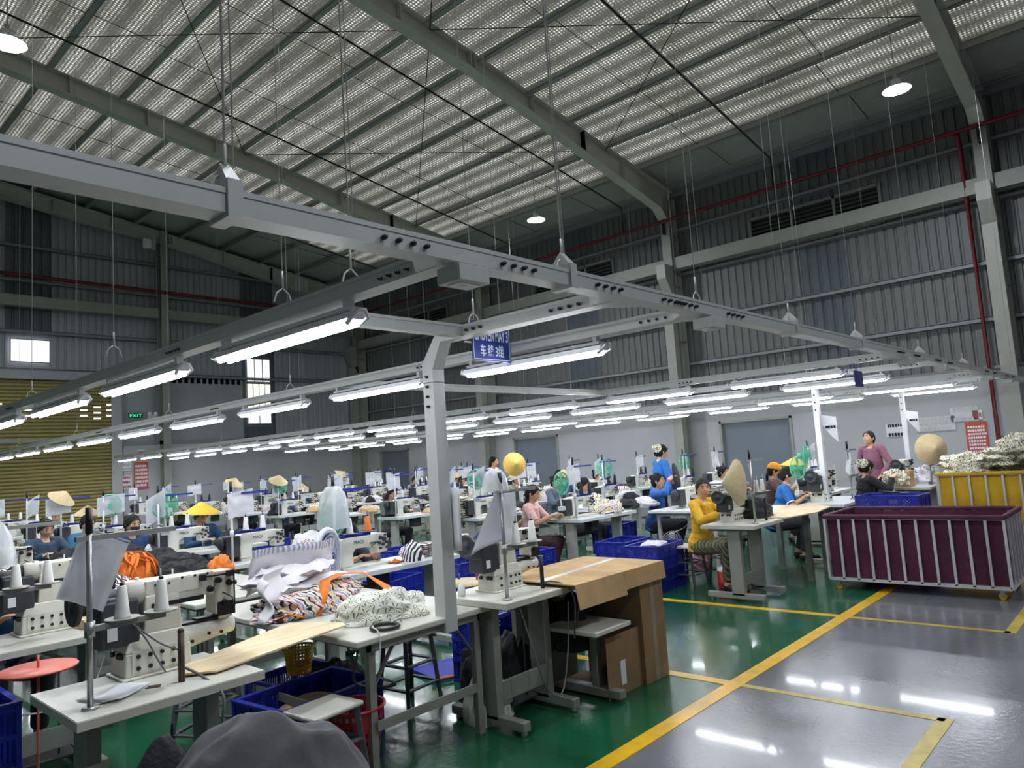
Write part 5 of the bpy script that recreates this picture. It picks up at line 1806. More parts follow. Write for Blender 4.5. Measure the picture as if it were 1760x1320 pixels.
cable('power_cable', [(3.3, 3.06, .74), (3.32, 2.99, .5), (3.4, 2.97, .25), (3.55, 2.98, .18), (3.66, 3.0, .4), (3.7, 3.0, .7)], .005, M['cable'], 'dark cable drooping under the central sewing table')
# cardboard covered table and the boxes under it
sd = thing('side_table', 'low pale side shelf on a steel foot between the central table and the cardboard box', 'table', (3.98, 3.08, 0))
obj('tabletop', MB().bx(-.2, .2, -.22, .22, .47, .5), M['board'], sd, bevel=.006)
obj('leg', MB().bx(.05, .1, -.02, .03, .05, .47).bx(.04, .11, -.2, .28, .02, .07), M['leg'], sd, bevel=.003)
ct = thing('cardboard_cover', 'opened cardboard box laid over the table right of the central machine', 'cardboard box', (3.66, 2.9, 0))
obj('top_panel', MB().bx(0, 1.05, 0, .72, .81, .818), M['card'], ct)
obj('front_flap', MB().box((.26, -.014, .741), (.53, .006, .15), Matrix.Rotation(-.18, 3, 'X')).box((.79, -.008, .756), (.52, .006, .12), Matrix.Rotation(-.1, 3, 'X')), M['card'], ct)
obj('side_flap', MB().bx(1.045, 1.052, 0, .72, .70, .815), M['card2'], ct)
obj('tape', MB().box((.5, .36, .8185), (1.0, .055, .0008), Matrix.Rotation(.1, 3, 'Z')), M['tape'], ct)
cb = thing('cardboard_box', 'upright brown cardboard box standing on the floor under the right end of the cardboard cover', 'cardboard box', (4.42, 2.93, 0))
obj('body', MB().bx(0, .3, 0, .5, 0, .805), M['card2'], cb)
obj('flap', MB().box((-.2, .04, .2), (.4, .006, .4)).box((-.2, .3, .02), (.4, .5, .006)), M['card2'], cb)
obj('tape', MB().box((.15, -.001, .4), (.05, .001, .8)), M['tape'], cb)
obj('label', MB().box((-.22, .036, .14), (.06, .001, .16)), M['paper'], cb, label='white paper label')
heap('black_bag', (4.12, 3.35, .30), (.45, .4, .3), M['blackcloth'], 'black bag stuffed in the box under the cardboard cover', 'bag', 71, 0, ridg=.6)
obj2 = tag(obj('support_frame', MB().bx(3.75, 4.4, 3.52, 3.56, 0, .805).bx(3.75, 4.4, 3.5, 3.54, .76, .805), M['leg']), 'grey frame carrying the back of the cardboard covered table', 'frame')
# under the central tables
for k, (x, y, rz, lb) in enumerate(((4.1, 4.25, .12, 'blue pierced crate standing on its side under the central table'), (4.6, 4.2, .08, 'blue pierced crate standing on its side behind the yellow basket'))):
    o = crate((x, y, .235), rz, lb, diamond=True)
    o.data = CRL_MESH
    o.rotation_euler = (pi / 2, 0, rz)
tag(obj('blue_lid', MB().bx(-.3, .3, -.2, .2, 0, .03), M['blue'], None, (4.0, 4.45, 0.0), -.2), 'flat blue crate lid on the floor by the red mop handle', 'lid')
basket((4.28, 3.8, 0.1), .085, .11, .26, M['yplastic'], 'yellow pierced basket under the central table')
crate((4.28, 3.84, 0), .1, 'shallow blue crate below the yellow basket', scale=(.6, .8, .3))
heap('black_bag', (3.84, 3.62, 0), (.40, .3, .42), M['blackcloth'], 'large black bag slumped behind the legs of the central table', 'bag', 81, .1, ridg=.4, freq=1.2)
heap('black_bag', (3.56, 3.78, 0), (.16, .2, .34), M['blackcloth'], 'narrow black backpack left of the large black bag', 'bag', 83, .4, ridg=.3)
wb = heap('white_sack', (3.36, 3.44, 0), (.3, .28, .40), mat('sack_white', 'dedcd2', .8, 0, .06), 'white knotted plastic sack on the green floor', 'sack', 88, .2, ridg=.7, freq=1.5, n=30, amp=.22)
for i, v in enumerate(wb.data.vertices):
    k = max(0, (v.co.z - .12) / .3)
    v.co.x *= 1 - .75 * min(1, k); v.co.y *= 1 - .75 * min(1, k)
obj('lettering', placed(text_mb('od', .07), Matrix.Translation((.03, -.152, .13)) @ Matrix.Rotation(-.0, 4, 'X') @ UP), M['ink'], wb)
tag(obj('mop_handle', MB().cyl((3.62, 4.3, .03), (4.25, 4.05, .03), .014), M['coral']), 'red handle lying on the green floor under the worktable', 'handle')
st = STOOL.put((3.24, 4.08, 0), .12, 'dark grey stool under the front right corner of the worktable', scale=(.95, 1, 1.05))
# tools near the middle
basket((2.62, 4.45, .325), .075, .1, .17, M['yplastic'], 'small yellow pierced basket on the blue crate under the worktable')
crate((2.62, 4.52, .0), .1, 'upturned blue crate under the small yellow basket', scale=(.8, .8, .95))
crate((2.45, 4.05, .0), .1, 'open blue crate under the worktable holding a cardboard sheet', scale=(1.15, 1.1, 1.0))
tag(obj('cardboard_sheet', MB().grid(lambda u, v: ((u - .5) * .5, (v - .5) * .3, .06 * sin(u * 3.1)), 10, 2), M['card'], None, (2.5, 4.05, .2), .1, solid=.004), 'curved cardboard sheet inside the open blue crate', 'cardboard')
basket((2.38, 3.48, 0.0), .11, .155, .36, M['redplastic'], 'red pierced basket behind the pale topped stool')
cable('cable_coil', [(2.5, 3.6, .68), (2.42, 3.5, .6), (2.46, 3.6, .45), (2.6, 3.7, .36), (2.72, 3.62, .34), (2.66, 3.5, .4), (2.5, 3.62, .5), (2.55, 3.8, .66)], .008, M['cable'], 'grey cable loops hanging under the worktable corner')
heap('dark_cloth', (2.9, 4.45, .0), (.5, .4, .3), M['blackcloth'], 'dark cloth heap on the floor under the worktable', 'cloth', 91, 0)
STOOL.put((2.05, 4.55, 0), .5, 'stool at the left end of the worktable')

def flat_station(x0, y0, row, k, near, sheet=0, cones=('white', 'white'), long=True, goods=None, seat=True, topbar=True):
    lb = '%s place back, %s' % (ORD[k], row)
    (T_LONG).put((x0, y0, 0), 0, 'white topped sewing table, ' + lb, near)
    MF.put((x0 + .45, y0 + .34, H), 0, 'cream flat bed sewing machine, ' + lb, near)
    S_BLUE.put((x0 + .02, y0 + .08, H), 0, 'white thread stand with blue tray, ' + lb, near)
    cones_on(x0 + .02, y0 + .08, H + .32, .34, cones, lb, near)
    if sheet is not None:
        hang(sheet % 3, x0 - .02 + .12 * (k % 2), y0 + .05, 1.49, random.uniform(-.5, .5), lb, near)
    if seat:
        STOOL.put((x0 + .62, y0 + 1.0, 0), 0, 'grey legged stool, ' + lb, near)
    clutter(x0, y0, lb, k)
    if goods:
        gm, gn, glab = goods
        heap(gn, (x0 + 1.02, y0 + .3, H), (.42, .42, random.uniform(.10, .18)), M[gm], '%s at the %s' % (glab, lb), 'cloth', random.randint(100, 900), random.random() * 3, ridg=.7, n=16, amp=.25, group='cloth heaps on the sewing tables')
def clutter(x0, y0, lb, k):
    for c in range(3):
        gm = random.choice(['blackcloth', 'floral', 'whitecloth', 'multi', 'pinkp', 'blackcloth', 'bw', 'card'])
        px_, py_ = ((.86, .14), (1.15, .42), (.15, .45))[c]
        sx = random.uniform(.2, .38)
        heap('cloth_heap', (x0 + px_, y0 + py_, H), (sx, sx * .9, random.uniform(.05, .16)), M[gm], '%s cloth %s, %s' % ({'blackcloth': 'black', 'floral': 'floral', 'whitecloth': 'white', 'multi': 'striped', 'pinkp': 'pink print', 'bw': 'black and white', 'card': 'brown'}[gm], ('in front of the needle', 'at the right corner', 'behind the motor')[c], lb), 'cloth', random.randint(0, 900), random.random() * 3, ridg=.7, n=9, amp=.22, group='cloth heaps on the sewing tables')
GOODS = {'b': ('blackcloth', 'black_cloth', 'crumpled black cloth'), 'f': ('floral', 'floral_cloth', 'cream floral cloth'), 'w': ('whitecloth', 'white_cloth', 'crumpled white cloth'), 'm': ('multi', 'striped_cloth', 'striped cloth'), 'p': ('pinkp', 'printed_cloth', 'pink printed cloth')}
plan = {
    'second row': (3.33, 5.0, 1.75, '.wbmbfwb.'),
    'third row': (7.42, 5.72, 1.85, 'fbbmfbwf.'),
    'fourth row': (9.65, 5.0, 1.85, '-wffbwfb.'),
    'fifth row': (11.55, 4.6, 1.85, '-fbfwbfbw'),
    'sixth row': (13.45, 3.1, 1.85, '-fbfwbfbwf'),
}
for ri, (row, (x0, y0, pitch, goods)) in enumerate(plan.items()):
    for k, g in enumerate(goods):
        y = y0 + pitch * k
        if y > 22.2: break
        if g == '-': continue
        random.seed(ri * 50 + k)
        sheet = (k + ri) % 3 if (k + ri) % 4 != 3 else 1
        if ri == 0 and k == 0: sheet = None
        cn = ('white', 'orange') if (ri == 0 and k == 0) else (('white', 'white'), ('dark', 'dark'), ('white', 'dark'))[(k * 2 + ri) % 3 if ri else 0]
        flat_station(x0, y, row, k, (ri == 0 and k < 4) or (ri == 1 and k < 2), sheet, cn, goods=GOODS.get(g), seat=True)
# the small stack of pink printed cloth on the first table of the second row
for k in range(7):
    slab('folded_print', (4.42, 5.25, H + .003 + .017 * k), (.24, .17, .018), M['pinkp'], 'folded pink print piece, %s from the bottom of its stack' % ORD[k], 'cloth', k, .15 + .05 * (k % 3), 'folded pink prints stacked on the white table', n=8)
hood((3.36, 5.1, 1.17), .135, .34, 'clear bell shaped plastic hood over a green fan left of the drop post')
FANG.put((3.37, 5.12, 1.24), .3, 'green clip fan inside the bell shaped plastic hood')
tag(obj('orange_piece', MB().grid(lambda u, v: ((u - .5) * .14, (v - .5) * .1, .01 + .02 * sin(u * 5) * sin(v * 4)), 8, 6), M['orange'], None, (4.05, 5.2, H), .4, solid=.004), 'small orange cloth piece under the needle left of the drop post', 'cloth')
# big blue and white fan behind the striped bundle
t = thing('desk_fan', 'blue and white desk fan behind the white bags', 'fan', (3.08, 4.78, .75), .55)
g = MB()
for k in range(1, 9):
    g.ring((0, -.05 + .03 * (k / 8) ** 2, .24), .19 * k / 8, .0018, 30, Q_NY, m=4)
for i in range(44):
    a = 2 * pi * i / 44
    g.tube([(.19 * q * cos(a), -.05 + .03 * q * q, .24 + .19 * q * sin(a)) for q in (.2, .6, 1)], .0014, 3)
obj('guard', g, M['fan_white'], t)
obj('rim', MB().ring((0, 0, .24), .205, .022, 36, Q_NY, m=8), M['fan_white'], t)
obj('blade', MB().merge(MB().grid(lambda u, v: ((.03 + .14 * u) * cos(v * 1.2), .0 + .03 * v, .24 + (.03 + .14 * u) * sin(v * 1.2)), 4, 4)).grid(lambda u, v: ((.03 + .14 * u) * cos(2.1 + v * 1.2), .03 * v, .24 + (.03 + .14 * u) * sin(2.1 + v * 1.2)), 4, 4).grid(lambda u, v: ((.03 + .14 * u) * cos(4.2 + v * 1.2), .03 * v, .24 + (.03 + .14 * u) * sin(4.2 + v * 1.2)), 4, 4), M['fan_blue'], t, solid=.003)
obj('housing', MB().lathe([(.19, .0), (.15, .06), (.08, .12), (0, .14)], 24, (0, .0, .24), q=Vector((0, 1, 0)).to_track_quat('Z', 'Y')), M['fan_blue'], t)
obj('base', MB().cyl((0, .02, 0), (0, .02, .03), .09, .08, 20).cyl((0, .02, .03), (0, .02, .12), .02), M['fan_white'], t)

# wooden hoops with tools in the crate aisle
t = thing('round_board', 'round pale wooden board with tools beside the drop post', 'board', (4.98, 5.35, .0))
obj('board', MB().lathe([(0, .44), (.26, .44), (.265, .447), (.26, .455), (0, .455)], 36), M['ply'], t)
obj('post', MB().cyl((0, 0, .02), (0, 0, .44), .02).cyl((0, 0, 0), (0, 0, .02), .16, .15, 20), M['leg'], t)
for k, (x, y, m_) in enumerate(((5.12, 5.3, 'redplastic'), (5.06, 5.5, 'bluebar'), (4.9, 5.42, 'black'))):
    tag(obj('screwdriver', MB().cyl((0, 0, 0), (.0, .0, .06), .011, .009).cyl((0, 0, .06), (.01, .0, .15), .003), M[m_], None, (x, y, .456)), ('red handled', 'blue handled', 'black handled')[k] + ' screwdriver standing on the round board', 'screwdriver')

# ---- crates in the aisle
stacks = [((7.5, 4.72), .05, 2, 'crate stack nearest to the yellow dressed woman'), ((7.72, 5.3), .05, 2, 'crate stack half behind the nearest one'), ((6.55, 5.95), -.1, 2, 'crate stack left of the white stool'),
          ((5.75, 6.15), .1, 2, 'crate stack right of the drop post'), ((6.25, 7.9), 0, 2, 'crate stack left of the drop post'), ((5.7, 7.4), .3, 1, 'single crate behind the drop post'), ((6.2, 9.6), 0, 2, 'far crate stack in the aisle'),
          ((5.2, 9.2), .2, 1, 'crate beside the second row tables'), ((6.3, 11.6), 0, 2, 'farthest crate stack in the aisle'), ((9.4, 6.6), .1, 2, 'crate stack under the fourth row')]
for (p, rz, n, lb) in stacks:
    for k in range(n):
        crate((p[0], p[1], .0 + .262 * k), rz, 'blue crate, %s of the %s' % (('bottom', 'top')[k] if n > 1 else 'all', lb), diamond=(k == 1), scale=(1, 1, .77))
slab('white_bag', (7.5, 4.72, .49), (.34, .26, .05), M['whitecloth'], 'white bag lying in the nearest open crate by the yellow dressed woman', 'bag', 4, .3)
heap('black_bag', (6.6, 5.95, .3), (.5, .3, .2), M['blackcloth'], 'black cloth inside the crate left of the white stool', 'cloth', 5)
STOOL.put((6.95, 6.15, 0), 0, 'white topped stool in the aisle with a lime green cloth on it')
heap('lime_cloth', (6.95, 6.15, .465), (.2, .14, .07), cloth('lime', 'c6e03c'), 'lime green cloth on the white topped stool', 'cloth', 8, .4)
heap('clear_bag', (6.98, 6.1, 0), (.26, .26, .33), M['hood'], 'clear plastic bag on the floor below the white topped stool', 'bag', 18, .4)

# ---- third row: the yellow dressed woman's place
T_SHORT.put((7.08, 3.26, 0), 0, 'pale sewing table of the yellow dressed woman')
MC.put((7.46, 3.68, H), 0, 'cylinder bed sewing machine in front of the yellow dressed woman', scale=(.88, .88, .82))
S_GREY.put((7.3, 3.34, H), .0, 'steel thread stand of the yellow dressed woman, a straw hat hung on it')
cones_on(7.3, 3.35, H + .32, .29, ('white', 'white'), 'yellow dressed woman', True)
tag(obj('black_stick', MB().cyl((0, 0, 0), (0, 0, .24), .014, .013, 12), M['black'], None, (7.62, 3.36, H)), 'black upright stick on the table of the yellow dressed woman', 'stick')
o_ = hat((7.27, 3.48, 1.22), (0, 0, 0), 'straw hat hung on the thread stand beside the yellow dressed woman', s=1.18)
o_.rotation_euler = Vector((-.70, .70, .02)).to_track_quat('Z', 'Y').to_euler()
heap('black_bag', (8.0, 3.66, .80), (.55, .4, .22), M['blackcloth'], 'black bag on the plywood extension right of the yellow dressed woman', 'bag', 101, .2, ridg=.4, freq=1.5)
t = thing('extension_board', 'long plywood extension board right of the yellow dressed woman', 'board', (7.85, 3.15, 0))
obj('board', MB().prism([(0, .1), (.6, -.02), (1.3, .06), (1.55, .3), (1.5, .85), (0, .85)], .782, .795), M['ply'], t)
for x, y in ((.7, .15), (1.35, .2), (.7, .75), (1.35, .75)):
    obj('leg', MB().bx(x - .03, x + .03, y - .03, y + .03, 0, .782), M['leg'], t)
STOOL.put((7.82, 4.45, 0), 0, 'grey legged stool under the yellow dressed woman')
STOOL.put((8.25, 4.2, 0), 0, 'second grey legged stool beside the red flask')
t = thing('red_flask', 'red thermos flask with a white band on the green floor', 'flask', (7.76, 3.97, 0))
obj('body', MB().lathe([(0, 0), (.085, 0), (.09, .02), (.09, .2), (0, .2)], 24), M['redplastic'], t)
obj('lid', MB().lathe([(.09, .2), (.092, .245), (.06, .265), (0, .265)], 24), M['lampwhite'], t)
t = thing('floor_fan', 'grey floor fan standing behind the crates', 'fan', (8.3, 4.95, .0), -.3)
g = MB()
for k in range(1, 8):
    g.ring((0, 0, .36), .2 * k / 7, .002, 28, Q_NY, m=4)
for i in range(36):
    a = 2 * pi * i / 36
    g.tube([(.2 * q * cos(a), -.03 + .03 * q * q, .36 + .2 * q * sin(a)) for q in (.1, .6, 1)], .0014, 3)
obj('guard', g, M['fan_white'], t); obj('hub', MB().cyl((0, -.03, .36), (0, .12, .36), .05), M['fan_white'], t)
obj('base', MB().cyl((0, .03, 0), (0, .03, .03), .16, .14, 20).cyl((0, .03, .03), (0, .05, .3), .018), M['motor'], t)
heap('pink_bag', (8.2, 4.5, .1), (.3, .24, .3), cloth('pinkbag', 'd8a0ae'), 'pink plastic bag hanging by the stools', 'bag', 61, .2, ridg=1)
worktable('worktable', 8.5, 9.85, 4.4, 5.4, .80, 'long pale worktable in front of the woman holding a black sheet', board='board2', legm='legw', brace=False)
for k, (x, y, g_, s_) in enumerate(((8.75, 6.6, 'floral', .55), (8.95, 6.05, 'blackcloth', .4), (8.5, 6.35, 'whitecloth', .5), (9.2, 5.9, 'whitecloth', .4))):
    heap('cloth_heap', (x, y, .80), (s_, .4, .24 if k == 0 else .12), M[g_], ('cream floral bags heaped at the pink dressed woman', 'dark folded cloth on the long pale worktable', 'white folded cloth left on the long pale worktable', 'white cloth by the black sheet')[k], 'cloth', 300 + k, k, ridg=.7, n=22, amp=.22)
cable('white_cable', [(8.8, 5.04, .76), (8.85, 5.0, .62), (8.7, 5.0, .55), (8.5, 5.1, .5)], .006, M['cable_w'], 'white cable hanging from the long pale worktable')
# ---- fourth row front: the man in the blue polo
T_LONG.put((9.45, 3.15, 0), 0, 'white topped sewing table of the man in the blue polo')
MC.put((9.9, 3.58, H), 0, 'cylinder bed sewing machine in front of the man in the blue polo')
S_GREY.put((10.25, 3.3, H), 0, 'white thread stand right of the man in the blue polo')
cones_on(10.25, 3.3, H + .32, .29, ('white', 'white'), 'man in the blue polo', True)
hang(2, 10.3, 3.28, 1.47, .3, 'cones of the man in the blue polo')
FANG.put((9.3, 3.62, 1.27), -.3, 'green clip fan in front of the face of the man in the blue polo')
FANG.put((10.2, 3.85, 1.4), .2, 'green clip fan beside the pale upright post')
t = thing('desk_fan', 'beige desk fan behind the man in the blue polo', 'fan', (12.25, 4.2, .79), .3)
g = MB()
for k in range(1, 8):
    g.ring((0, -.03, .22), .17 * k / 7, .002, 28, Q_NY, m=4)
obj('guard', g, M['fan_white'], t); obj('hub', MB().cyl((0, -.03, .22), (0, .12, .22), .06), M['board'], t)
obj('base', MB().cyl((0, .03, 0), (0, .03, .03), .1, .09, 20).cyl((0, .03, .03), (0, .05, .2), .018), M['board'], t)
# ---- fifth row front: the woman in black
T_LONG.put((12.2, 2.8, 0), 0, 'sewing table of the woman in black')
MC.put((12.55, 3.25, H), 0, 'cylinder bed sewing machine right of the woman in black')
S_GREY.put((12.75, 2.9, H), 0, 'steel thread stand right of the woman in black, a straw hat hung on it')
o_ = hat((12.75, 2.86, 1.34), (0, 0, 0), 'round straw hat hung above the blue crate near the yellow cart', s=1.15)
o_.rotation_euler = Vector((-.80, -.58, .05)).to_track_quat('Z', 'Y').to_euler()
heap('floral_cloth', (11.95, 3.2, .85), (.45, .35, .22), M['floral'], 'floral cloth in the hands of the woman in black', 'cloth', 401, 0, ridg=.8)
heap('grey_cloth', (13.05, 3.05, .79), (.6, .4, .25), M['whitecloth'], 'white and dark cloth on the table right of the straw hat', 'cloth', 402, .3, ridg=1)
for k, (x, y, z) in enumerate(((9.55, 2.62, 0), (9.55, 2.62, .3), (9.55, 2.62, .6))):
    crate((x, y, z), 1.5, 'blue crate behind the maroon cart, %s of the stack' % ('bottom', 'middle', 'top')[k], diamond=True, scale=(1.1, 1, .88))
tag(obj('black_tool', MB().bar((-.1, 0, .01), (.1, .02, .02), .03, .02).bar((.02, 0, .01), (.06, .08, .01), .03, .02), M['black'], None, (9.55, 2.62, .91), 1.2), 'black tool lying on the top blue crate behind the maroon cart', 'tool')
# upright posts with flags
for k, (x, y, lb) in enumerate(((9.85, 3.5, 'pale upright post between the man in blue and the woman in black'), (13.2, 3.3, 'pale upright post beside the round straw hat'))):
    p = thing('upright_post', lb, 'post', (x, y, 0))
    obj('post', MB().bx(-.04, .04, -.035, .035, 0, 2.3), M['lampwhite'], p, bevel=.003)
    obj('bolt', MB().cyl((-.041, 0, 2.2), (-.055, 0, 2.2), .01).cyl((-.041, 0, 2.1), (-.055, 0, 2.1), .01).cyl((-.041, 0, 2.0), (-.055, 0, 2.0), .01), M['bolt'], p)
    f = thing('paper_flag', 'folded white paper flag with black marks on the %s' % lb.replace('pale upright ', '').replace(' between the man in blue and the woman in black', ' next to the man in blue'), 'sign', (x + .02, y - .03, 1.72 + .05 * k), -.6)
    def ff(u, v): return (u * .24 + .0, .03 * sin(u * 3), .18 - v * .34 * (.35 + .65 * u) + .04 * (1 - u))
    obj('sheet', MB().grid(ff, 10, 8), M['thin_paper'], f)
    pr = MB()
    for r in range(1):
        for c in range(4):
            x_ = .07 + c * .04
            pr.bx(x_, x_ + .032, -.012 + .03 * sin(x_ / .24 * 3), -.008 + .03 * sin(x_ / .24 * 3), .03, .065)
    obj('print', pr, M['ink'], f)

# ---- carts
def cart(x0, x1, y0, y1, h, m, label, nslat, loc_wheel=True, zb=.12):
    t = thing('laundry_cart', label, 'cart', (x0, y0, 0))
    L, D = x1 - x0, y1 - y0
    r = .014
    fr = MB()
    for z in (zb, h):
        fr.bar((0, 0, z), (0, D, z), .03, .03).bar((L, 0, z), (L, D, z), .03, .03).bar((0, 0, z), (L, 0, z), .03, .03).bar((0, D, z), (L, D, z), .03, .03)
    fr.bar((0, D * .5, zb), (L, D * .5, zb), .03, .03)
    obj('frame', fr, M['tubew'], t)
    for k in range(nslat + 1):
        y = D * k / nslat
        obj('slat', MB().bar((-.006, y, zb), (-.006, y, h), .024, .018, up=(1, 0, 0)), M['tubew'], t)
        obj('slat', MB().bar((L + .006, y, zb), (L + .006, y, h), .024, .018, up=(1, 0, 0)), M['tubew'], t)
    ns = int(L / .14)
    for k in range(1, ns):
        for yy in (-.006, D + .006):
            obj('slat', MB().bar((L * k / ns, yy, zb), (L * k / ns, yy, h), .024, .018, up=(0, 1, 0)), M['tubew'], t)
    cl = MB()
    def wall(ax, c, a, b, zt):
        def f(u, v):
            p = a + (b - a) * u
            s = .018 * noise.noise(Vector((p * 5, v * 2, c * 3 + ax))) + .012 * abs(sin(u * pi * (nslat if ax == 0 else ns)))
            z = zb + .03 + (zt - zb - .03) * v
            return (c + s, p, z) if ax == 0 else (p, c + s, z)
        cl.grid(f, 40, 10)
    wall(0, .022, .02, D - .02, h); wall(0, L - .03, .02, D - .02, h); wall(1, .022, .02, L - .02, h); wall(1, D - .03, .02, L - .02, h)
    cl.bx(.02, L - .02, .02, D - .02, zb + .02, zb + .03)
    obj('liner', cl, M[m], t)
    hem = MB()
    hem.bar((0, -.02, h + .01), (0, D + .02, h + .01), .05, .045).bar((L, -.02, h + .01), (L, D + .02, h + .01), .05, .045).bar((-.0, 0, h + .01), (L, 0, h + .01), .05, .045).bar((0, D, h + .01), (L, D, h + .01), .05, .045)
    obj('hem', hem, M[m], t, bevel=.015)
    for x in (.06, L - .06):
        for y in (.08, D - .08):
            w = obj('caster', MB().bx(x - .02, x + .02, y - .025, y + .025, .075, zb - .012).bx(x - .018, x - .014, y - .005, y + .025, .03, .08).bx(x + .014, x + .018, y - .005, y + .025, .03, .08), M['metal'], t)
            obj('wheel', MB().cyl((x - .012, y + .012, .034), (x + .012, y + .012, .034), .034, None, 16), M['yplastic'], w)
    return t
cart(8.17, 9.12, 1.3, 2.95, .765, 'purple', 'long laundry cart with a maroon canvas liner and white slats', 11, zb=.115)
cart(11.5, 12.35, 1.0, 2.55, 1.0, 'ycanvas', 'laundry cart with a yellow canvas liner heaped with floral bags', 8, zb=.15)
rr = random.Random(11)
for k in range(26):
    lay = k // 7
    y = 1.15 + (k % 7) * .2 + rr.uniform(-.05, .05)
    x = 11.7 + rr.uniform(0, .4) if lay < 3 else 11.85
    if lay == 3: y = 1.25 + (k % 7) * .14
    y = max(1.2 + .0 * lay, y)
    slab('floral_bag', (x, y, .98 + .085 * lay + rr.uniform(0, .02)), (.42, .34, .085), M['floral'], 'folded cream floral bag in the yellow cart, %s layer up, %s from the right' % (ORD[lay], ORD[k % 7]), 'bag', k + 2, rr.uniform(-.5, .5), 'floral bags heaped in the yellow cart', wob=.5)
heap('floral_bag', (11.85, 1.55, 1.28), (.62, .6, .22), M['floral'], 'crumpled floral bag on top of the yellow cart load', 'bag', 7, .3, ridg=.8, amp=.25)
heap('floral_bag', (11.8, 2.2, 1.02), (.5, .5, .24), M['floral'], 'crumpled floral bag at the left shoulder of the yellow cart load', 'bag', 17, .3, ridg=.8, amp=.25)
# stack of pale bags behind the brown shirted woman, floral stack near the far door
for k in range(8):
    slab('folded_bag', (10.25 + .02 * (k % 3), 5.15, H + .035 * k), (.5, .4, .04), M['floral' if k < 5 else 'whitecloth'], 'folded pale bag, %s from the bottom of the stack left of the orange cap' % ORD[k], 'bag', k, .3 * (k % 3), 'folded bags stacked left of the orange cap', n=10, wob=.5)
for k in range(9):
    slab('folded_bag', (7.35 + .02 * (k % 3), 8.05, H + .035 * k), (.4, .35, .04), M['floral'], 'folded floral bag, %s from the bottom of the stack right of the drop post' % ORD[k], 'bag', k + 9, .2 * (k % 3), 'folded floral bags stacked right of the drop post', n=10, wob=.5)
tag(obj('folded_bag', MB().bx(-.12, .12, -.15, .15, 0, .25), M['card'], None, (12.35, 3.22, .79)), 'small brown carton behind the woman in black', 'carton')

# ================================================================== PEOPLE
FS = pi
person((7.74, 4.22, 0), FS - .05, 'person in a mustard yellow shirt and plaid trousers, sitting and looking at the camera', shirt=('d8a626', 0), pants=stripes('plaid_cloth', ['4a4a36', '6c6a4c', '3a3a30', '7c7858'], 16, (1, 1, .6)), sleeve=.92, hands=[(-.06, .40, .90), (.22, .42, .88)], turn=-.75, tilt=.0, lean=.04, hair='bun')
person((9.95, 4.28, 0), FS + .35, 'person in a blue polo with white trimmed sleeves and a lowered mask, sewing', shirt=('2668b0', 0), pants='26282e', sleeve=.42, hands=[(-.12, .42, .86), (.2, .45, .86)], turn=.0, tilt=.3, lean=.16, hair='low', female=False, cuff='dfe6ee', mask='8fb0d8')
worktable('worktable', 9.9, 10.85, 4.9, 5.45, .79, 'small pale table carrying the folded bags left of the orange cap', brace=False)
T_LONG.put((11.15, 3.95, 0), 0, 'white topped sewing table in front of the person with the orange cap', False)
MF.put((11.55, 4.3, H), 0, 'cream flat bed sewing machine in front of the person with the orange cap', False)
MF.put((9.15, 5.1, .80), 0, 'cream flat bed sewing machine in front of the person holding the black sheet', False)
person((11.5, 4.98, 0), FS + .3, 'person in a brown short sleeved top and an orange cap', shirt=('5a4440', 0), pants='24242a', sleeve=.4, hands=[(-.14, .42, .9), (.18, .44, .9)], cap='e09a2c', hair='tail', turn=.1, tilt=.2)
person((11.7, 5.95, 0), FS, 'person with dark hair half hidden behind the straw hat', shirt=('b8a89a', 0), near=False)
person((12.7, 5.1, 0), FS, 'person in a yellow pointed hat behind the beige fan', shirt=('b9aa92', 0), conical=YHAT, near=False, tilt=.3)
person((11.5, 3.6, 0), FS + .75, 'person in black with a patterned hair wrap, holding floral cloth', shirt=('1e2026', 0), pants='1c1c20', sleeve=.95, hands=[(-.04, .42, .98), (.2, .42, .98)], scarf='floral', hair='low', turn=.1, tilt=.2, lean=.1)
person((13.0, 3.75, 0), 1.2, 'person standing in a mauve long sleeved top, looking up', 'stand', shirt=('875a6c', 0), pants='2a2a32', sleeve=.98, hands=[(-.2, .16, .95), (.2, .16, .95)], hair='low', tilt=-.25)
person((10.05, 6.15, 0), FS + .9, 'person standing in blue with a floral hair wrap, seen from behind', 'stand', shirt=('2a6cb8', 0), pants='20242c', sleeve=.5, hands=[(-.18, .3, 1.0), (.16, .3, 1.0)], scarf='floral', hair='low', turn=.0, tilt=.1, cuff='e6e6ea')
person((9.5, 5.93, 0), FS + .3, 'person in blue over pink sleeves holding a black sheet up', shirt=('2a5ea6', 0), pants='202228', sleeve=.9, hands=[(-.16, .30, 1.13), (.16, .32, 1.16)], turn=-.1, tilt=-.15, hair='bun', cuff='b05a78')
tag(obj('black_sheet', MB().lathe([(0, 0), (.2, 0), (.2, .006), (0, .006)], 32, q=Vector((0, 1, -.15)).to_track_quat('Z', 'Y')), M['blackcloth'], None, (9.62, 5.56, 1.2), .3), 'round black sheet held up by the person in blue', 'sheet')
person((7.32, 6.55, 0), FS + .45, 'person in a pale pink top with long black hair behind a green fan', shirt=('e6b8b4', 0), pants='3a2026', sleeve=.45, hands=[(-.14, .42, .86), (.2, .42, .86)], hair='long', turn=-.1, tilt=.2)
FANG.put((7.12, 5.75, 1.28), .0, 'pale green clip fan in front of the pink dressed person')
person((9.0, 6.95, 0), FS + .3, 'person in dark green with dark hair looking down beside the pink dressed one', shirt=('28443a', 0), hair='low', tilt=.35, turn=-.3, near=False)
person((10.35, 8.6, 0), FS, 'person with dark hair just behind the pink dressed one', shirt=('5a6a78', 0), near=False)
